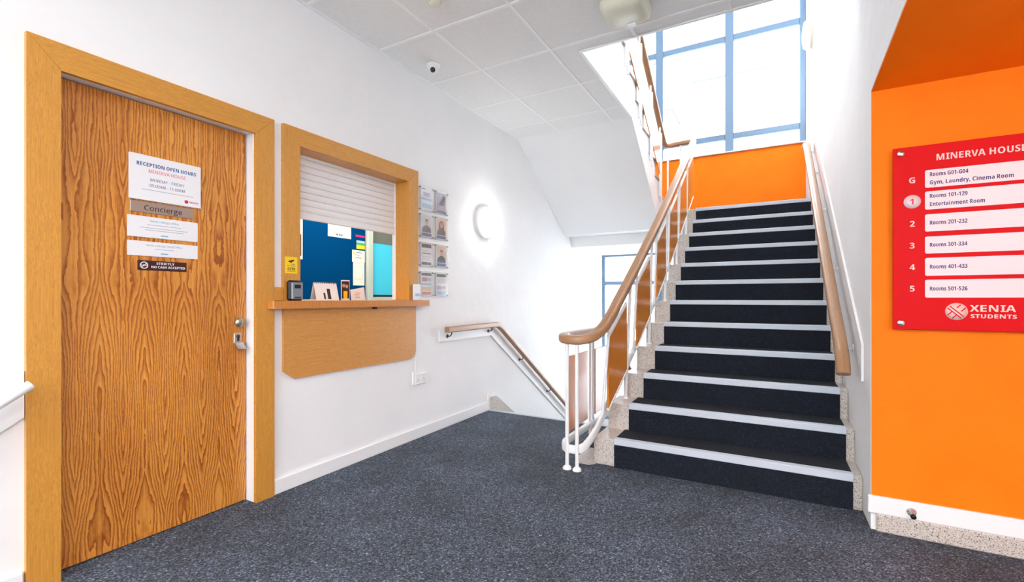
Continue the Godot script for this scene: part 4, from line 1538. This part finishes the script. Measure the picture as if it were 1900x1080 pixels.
func build_right_wall_things() -> void:
	var t := thing("stair_handrail", "pale oak handrail on white brackets up the white wall of the stair", "handrail", V(2.8, 0.7, 3.0))
	var x := 2.803
	var pts := [V(x, 0.700, 3.07), V(x, 0.735, 3.085), V(x, 0.80, 3.14), V(x, 0.875, 3.23)]
	var sl := RISE / GO
	for d in [3.4, 4.0, 4.6, 5.2, 5.8, 6.0]:
		pts.append(V(x, 0.98 + sl * (d - 3.4), d))
	pts.append(V(x, 2.815, 6.10))
	pts.append(V(x, 2.835, 6.25))
	var st := mb()
	sweep(st, pts, rounded(0.066, 0.066, 0.024), Vector3(0, 1, 0.2).normalized())
	obj("rail", st, M.rail, t)
	for d in [3.25, 3.95, 4.75, 5.45, 5.95]:
		st = mb()
		var y: float = 0.98 + sl * (d - 3.4) - 0.02
		sweep(st, [V(x + 0.02, y - 0.01, d), V(x + 0.035, y - 0.03, d), V(2.868, y - 0.03, d)], circle(0.006, 8), Vector3(0, 0, 1))
		lathe(st, [Vector2(0.022, 0.0), Vector2(0.022, 0.004), Vector2(0.0, 0.005)], V(2.8685, y - 0.03, d), Vector3.LEFT, 14)
		obj("bracket", st, M.white_gloss, t)
	t = thing("stair_backing_board", "white painted board on the wall behind the pale oak stair handrail", "board", V(2.88, 0.8, 3.0))
	st = mb()
	prism(st, PackedVector2Array([Vector2(2.99, 0.68), Vector2(2.99, 0.87), Vector2(6.25, 0.87 + sl * 3.26), Vector2(6.25, 0.70 + sl * 3.26)]), "x", 2.869, 2.88)
	obj("board", st, M.white_gloss, t)
	t = thing("stairwell_lamp", "round white lamp high on the white wall near the tall window", "lamp", V(2.88, 4.18, 6.4))
	st = mb()
	lathe(st, [Vector2(0.165, 0.0), Vector2(0.165, 0.025), Vector2(0.0, 0.025)], V(2.88, 4.18, 6.4), Vector3.LEFT, 32)
	obj("base", st, M.cream_plastic, t)
	st = mb()
	lathe(st, [Vector2(0.163, 0.025), Vector2(0.16, 0.06), Vector2(0.14, 0.085), Vector2(0.08, 0.098), Vector2(0.0, 0.10)], V(2.88, 4.18, 6.4), Vector3.LEFT, 32)
	obj("diffuser", st, M.lamp_soft, t)
	lamp_light(t, Vector3(-0.06, 0, 0), 0.9)
	# fill lamps added out of view to brighten stairwell, ceiling, corridor and hall
	added_round_lamp(V(2.0, 4.9, 3.16), Vector3.FORWARD, 2.3, "added round white fill lamp, unseen, on the wall above the ceiling edge facing the tall window")
	added_round_lamp(V(4.29, 1.95, 0.2), Vector3.LEFT, 1.3, "added round white fill lamp, unseen, on the corridor wall opposite the oak door")
	added_round_lamp(V(3.7, 1.95, -4.99), Vector3.FORWARD, 2.6, "added round white fill lamp, unseen, on the wall beside the glazed entrance")
	added_round_lamp(V(0.0, 1.853, -2.2), Vector3.RIGHT, 2.2, "added round white fill lamp, unseen, on the white wall between the entrance and the oak door")
	t = thing("door_stop", "small chrome door stop with black tip on the white skirting of the orange wall", "door stop", V(3.03, 0.115, 2.77))
	st = mb()
	lathe(st, [Vector2(0.019, 0.0), Vector2(0.018, 0.004), Vector2(0.009, 0.008), Vector2(0.008, 0.030), Vector2(0.0, 0.030)], V(3.027, 0.122, 2.774), Vector3(0, -0.25, 1), 18)
	obj("stem", st, M.chrome, t)
	st = mb()
	lathe(st, [Vector2(0.0105, 0.030), Vector2(0.0105, 0.040), Vector2(0.0, 0.042)], V(3.027, 0.122, 2.774), Vector3(0, -0.25, 1), 18)
	obj("rubber_tip", st, M.black, t)

func build_directory() -> void:
	var t := thing("directory_sign", "large red floor directory sign with white room slots on the orange wall", "sign", V(3.256, 0.966, 2.765))
	var st := mb()
	box(st, 2.957, 3.555, 0.966, 1.809, 2.762, 2.768, 0.002)
	obj("panel", st, M.red, t)
	var f := 2.762
	for c in [[2.986, 1.782], [3.526, 1.782], [2.986, 0.996], [3.526, 0.996]]:
		st = mb()
		lathe(st, [Vector2(0.009, -0.033), Vector2(0.009, 0.0), Vector2(0.0145, 0.0), Vector2(0.0145, 0.006), Vector2(0.012, 0.008), Vector2(0.0, 0.008)], V(c[0], c[1], f), Vector3.BACK, 20)
		obj("stud", st, M.chrome, t)
	lettering(t, "MINERVA HOUSE", 0.0275, M.pink_text, 3.256, 1.747, f, "d", 0.288, 1)
	var slots := [["G", 1.613, 1.693, ["Rooms G01-G04", "Gym, Laundry, Cinema Room"], [0.129, 0.272]], ["1", 1.514, 1.596, ["Rooms 101-129", "Entertainment Room"], [0.126, 0.182]], ["2", 1.414, 1.492, ["Rooms 201-232"], [0.126]], ["3", 1.314, 1.391, ["Rooms 301-334"], [0.126]], ["4", 1.213, 1.294, ["Rooms 401-433"], [0.126]], ["5", 1.114, 1.195, ["Rooms 501-526"], [0.126]]]
	for s in slots:
		st = mb()
		var r := rounded(0.452, s[2] - s[1], 0.007, 3)
		var q := PackedVector2Array()
		for p in r:
			q.append(Vector2(3.298 + p.x, (s[1] + s[2]) / 2.0 + p.y))
		prism(st, q, "d", f - 0.003, f + 0.0005)
		var slot := obj("slot", st, M.pink_white, t)
		var mid: float = (s[1] + s[2]) / 2.0
		if s[3].size() == 2:
			lettering(slot, s[3][0], 0.0175, M.ink_navy, 3.087, mid + 0.019, f - 0.003, "d", s[4][0], 0)
			lettering(slot, s[3][1], 0.0175, M.ink_navy, 3.087, mid - 0.018, f - 0.003, "d", s[4][1], 0)
		else:
			lettering(slot, s[3][0], 0.0175, M.ink_navy, 3.087, mid, f - 0.003, "d", s[4][0], 0)
		if s[0] == "1":
			st = mb()
			lathe(st, [Vector2(0.031, 0.0), Vector2(0.031, 0.0015), Vector2(0.0, 0.0015)], V(3.027, mid, f), Vector3.BACK, 32)
			var o := obj("floor_disc", st, M.pink_white, t)
			lettering(o, "1", 0.026, M.ink_crimson, 3.027, mid, f - 0.0015, "d", 0.0, 1)
		else:
			lettering(t, s[0], 0.026, M.pink_text, 3.027, mid, f, "d", 0.0, 1)
	# round emblem: crossed strokes cut into a pale disc
	st = mb()
	lathe(st, [Vector2(0.038, 0.0), Vector2(0.038, 0.0012), Vector2(0.0, 0.0012)], V(3.179, 1.052, f), Vector3.BACK, 36)
	var disc := obj("emblem", st, M.pink_text, t)
	st = mb()
	for q in [[-0.022, 0.024, 0.024, -0.022], [-0.030, 0.016, 0.016, -0.030], [-0.014, -0.030, -0.001, -0.016], [0.001, 0.016, 0.014, 0.030], [-0.030, -0.016, -0.016, -0.001], [0.016, 0.001, 0.030, 0.016]]:
		sweep(st, [V(3.179 + q[0], 1.052 + q[1], f - 0.0014), V(3.179 + q[2], 1.052 + q[3], f - 0.0014)], rounded(0.0042, 0.0008, 0.0003, 1), Vector3.BACK)
	obj("emblem_strokes", st, M.red, disc)
	lettering(t, "XENIA", 0.028, M.pink_text, 3.223, 1.066, f, "d", 0.145, 0)
	lettering(t, "STUDENTS", 0.0165, M.pink_text, 3.224, 1.032, f, "d", 0.145, 0)

func build_outside() -> void:
	var st := mb()
	box(st, -40, 40, -3.2, -3.0, 7.9, 60)
	box(st, -40, 40, -3.2, -0.35, -30, -5.2)
	tag(obj("ground", st, M.concrete), "pale paving outside the windows", "ground", "", "structure")
	var t := thing("opposite_building", "pale rendered building across the street seen through the tall window", "building", V(2, -3, 18))
	st = mb()
	box(st, -3.2, 6.5, -3.0, 13.0, 18.0, 26.0)
	obj("wall", st, M.facade, t)
	st = mb()
	box(st, -12.0, -0.5, -3.0, 7.55, 16.5, 18.0)
	obj("lower_wing", st, M.facade, t)
	st = mb()
	box(st, 0.0, 2.4, 8.95, 9.0, 17.9, 18.0)
	obj("ledge", st, M.facade_line, t)
	st = mb()
	box(st, -12.0, -0.45, 7.55, 7.58, 16.4, 18.0)
	obj("coping", st, M.facade_line, t)
	for w in [[0.55, 7.12], [-2.2, 9.3], [4.4, 7.12], [0.55, 2.2], [-2.2, 2.2], [3.0, 2.2], [-2.2, -1.0], [0.2, -1.0]]:
		st = mb()
		for q in [[0.0, 1.05, 0.0, 0.03], [0.0, 1.05, 0.67, 0.70], [0.0, 0.03, 0.03, 0.67], [1.02, 1.05, 0.03, 0.67], [0.6, 0.625, 0.03, 0.67]]:
			box(st, w[0] + q[0], w[0] + q[1], w[1] + q[2], w[1] + q[3], 17.95, 18.0)
		obj("window_surround", st, M.facade_line, t)
	t = thing("drain_pipe", "pale blue vertical duct on the building across the street", "duct", V(2.95, -3, 14))
	st = mb()
	box(st, 2.83, 3.11, -3.0, 12.0, 14.0, 14.3, 0.05)
	obj("duct", st, M.facade_blue, t)
	st = mb()
	tube(st, V(2.85, 6.95, 14.1), V(2.35, 7.12, 13.9), 0.015, 8)
	tube(st, V(2.85, 6.55, 14.1), V(2.35, 7.02, 13.9), 0.012, 8)
	obj("bracket", st, M.facade_line, t)
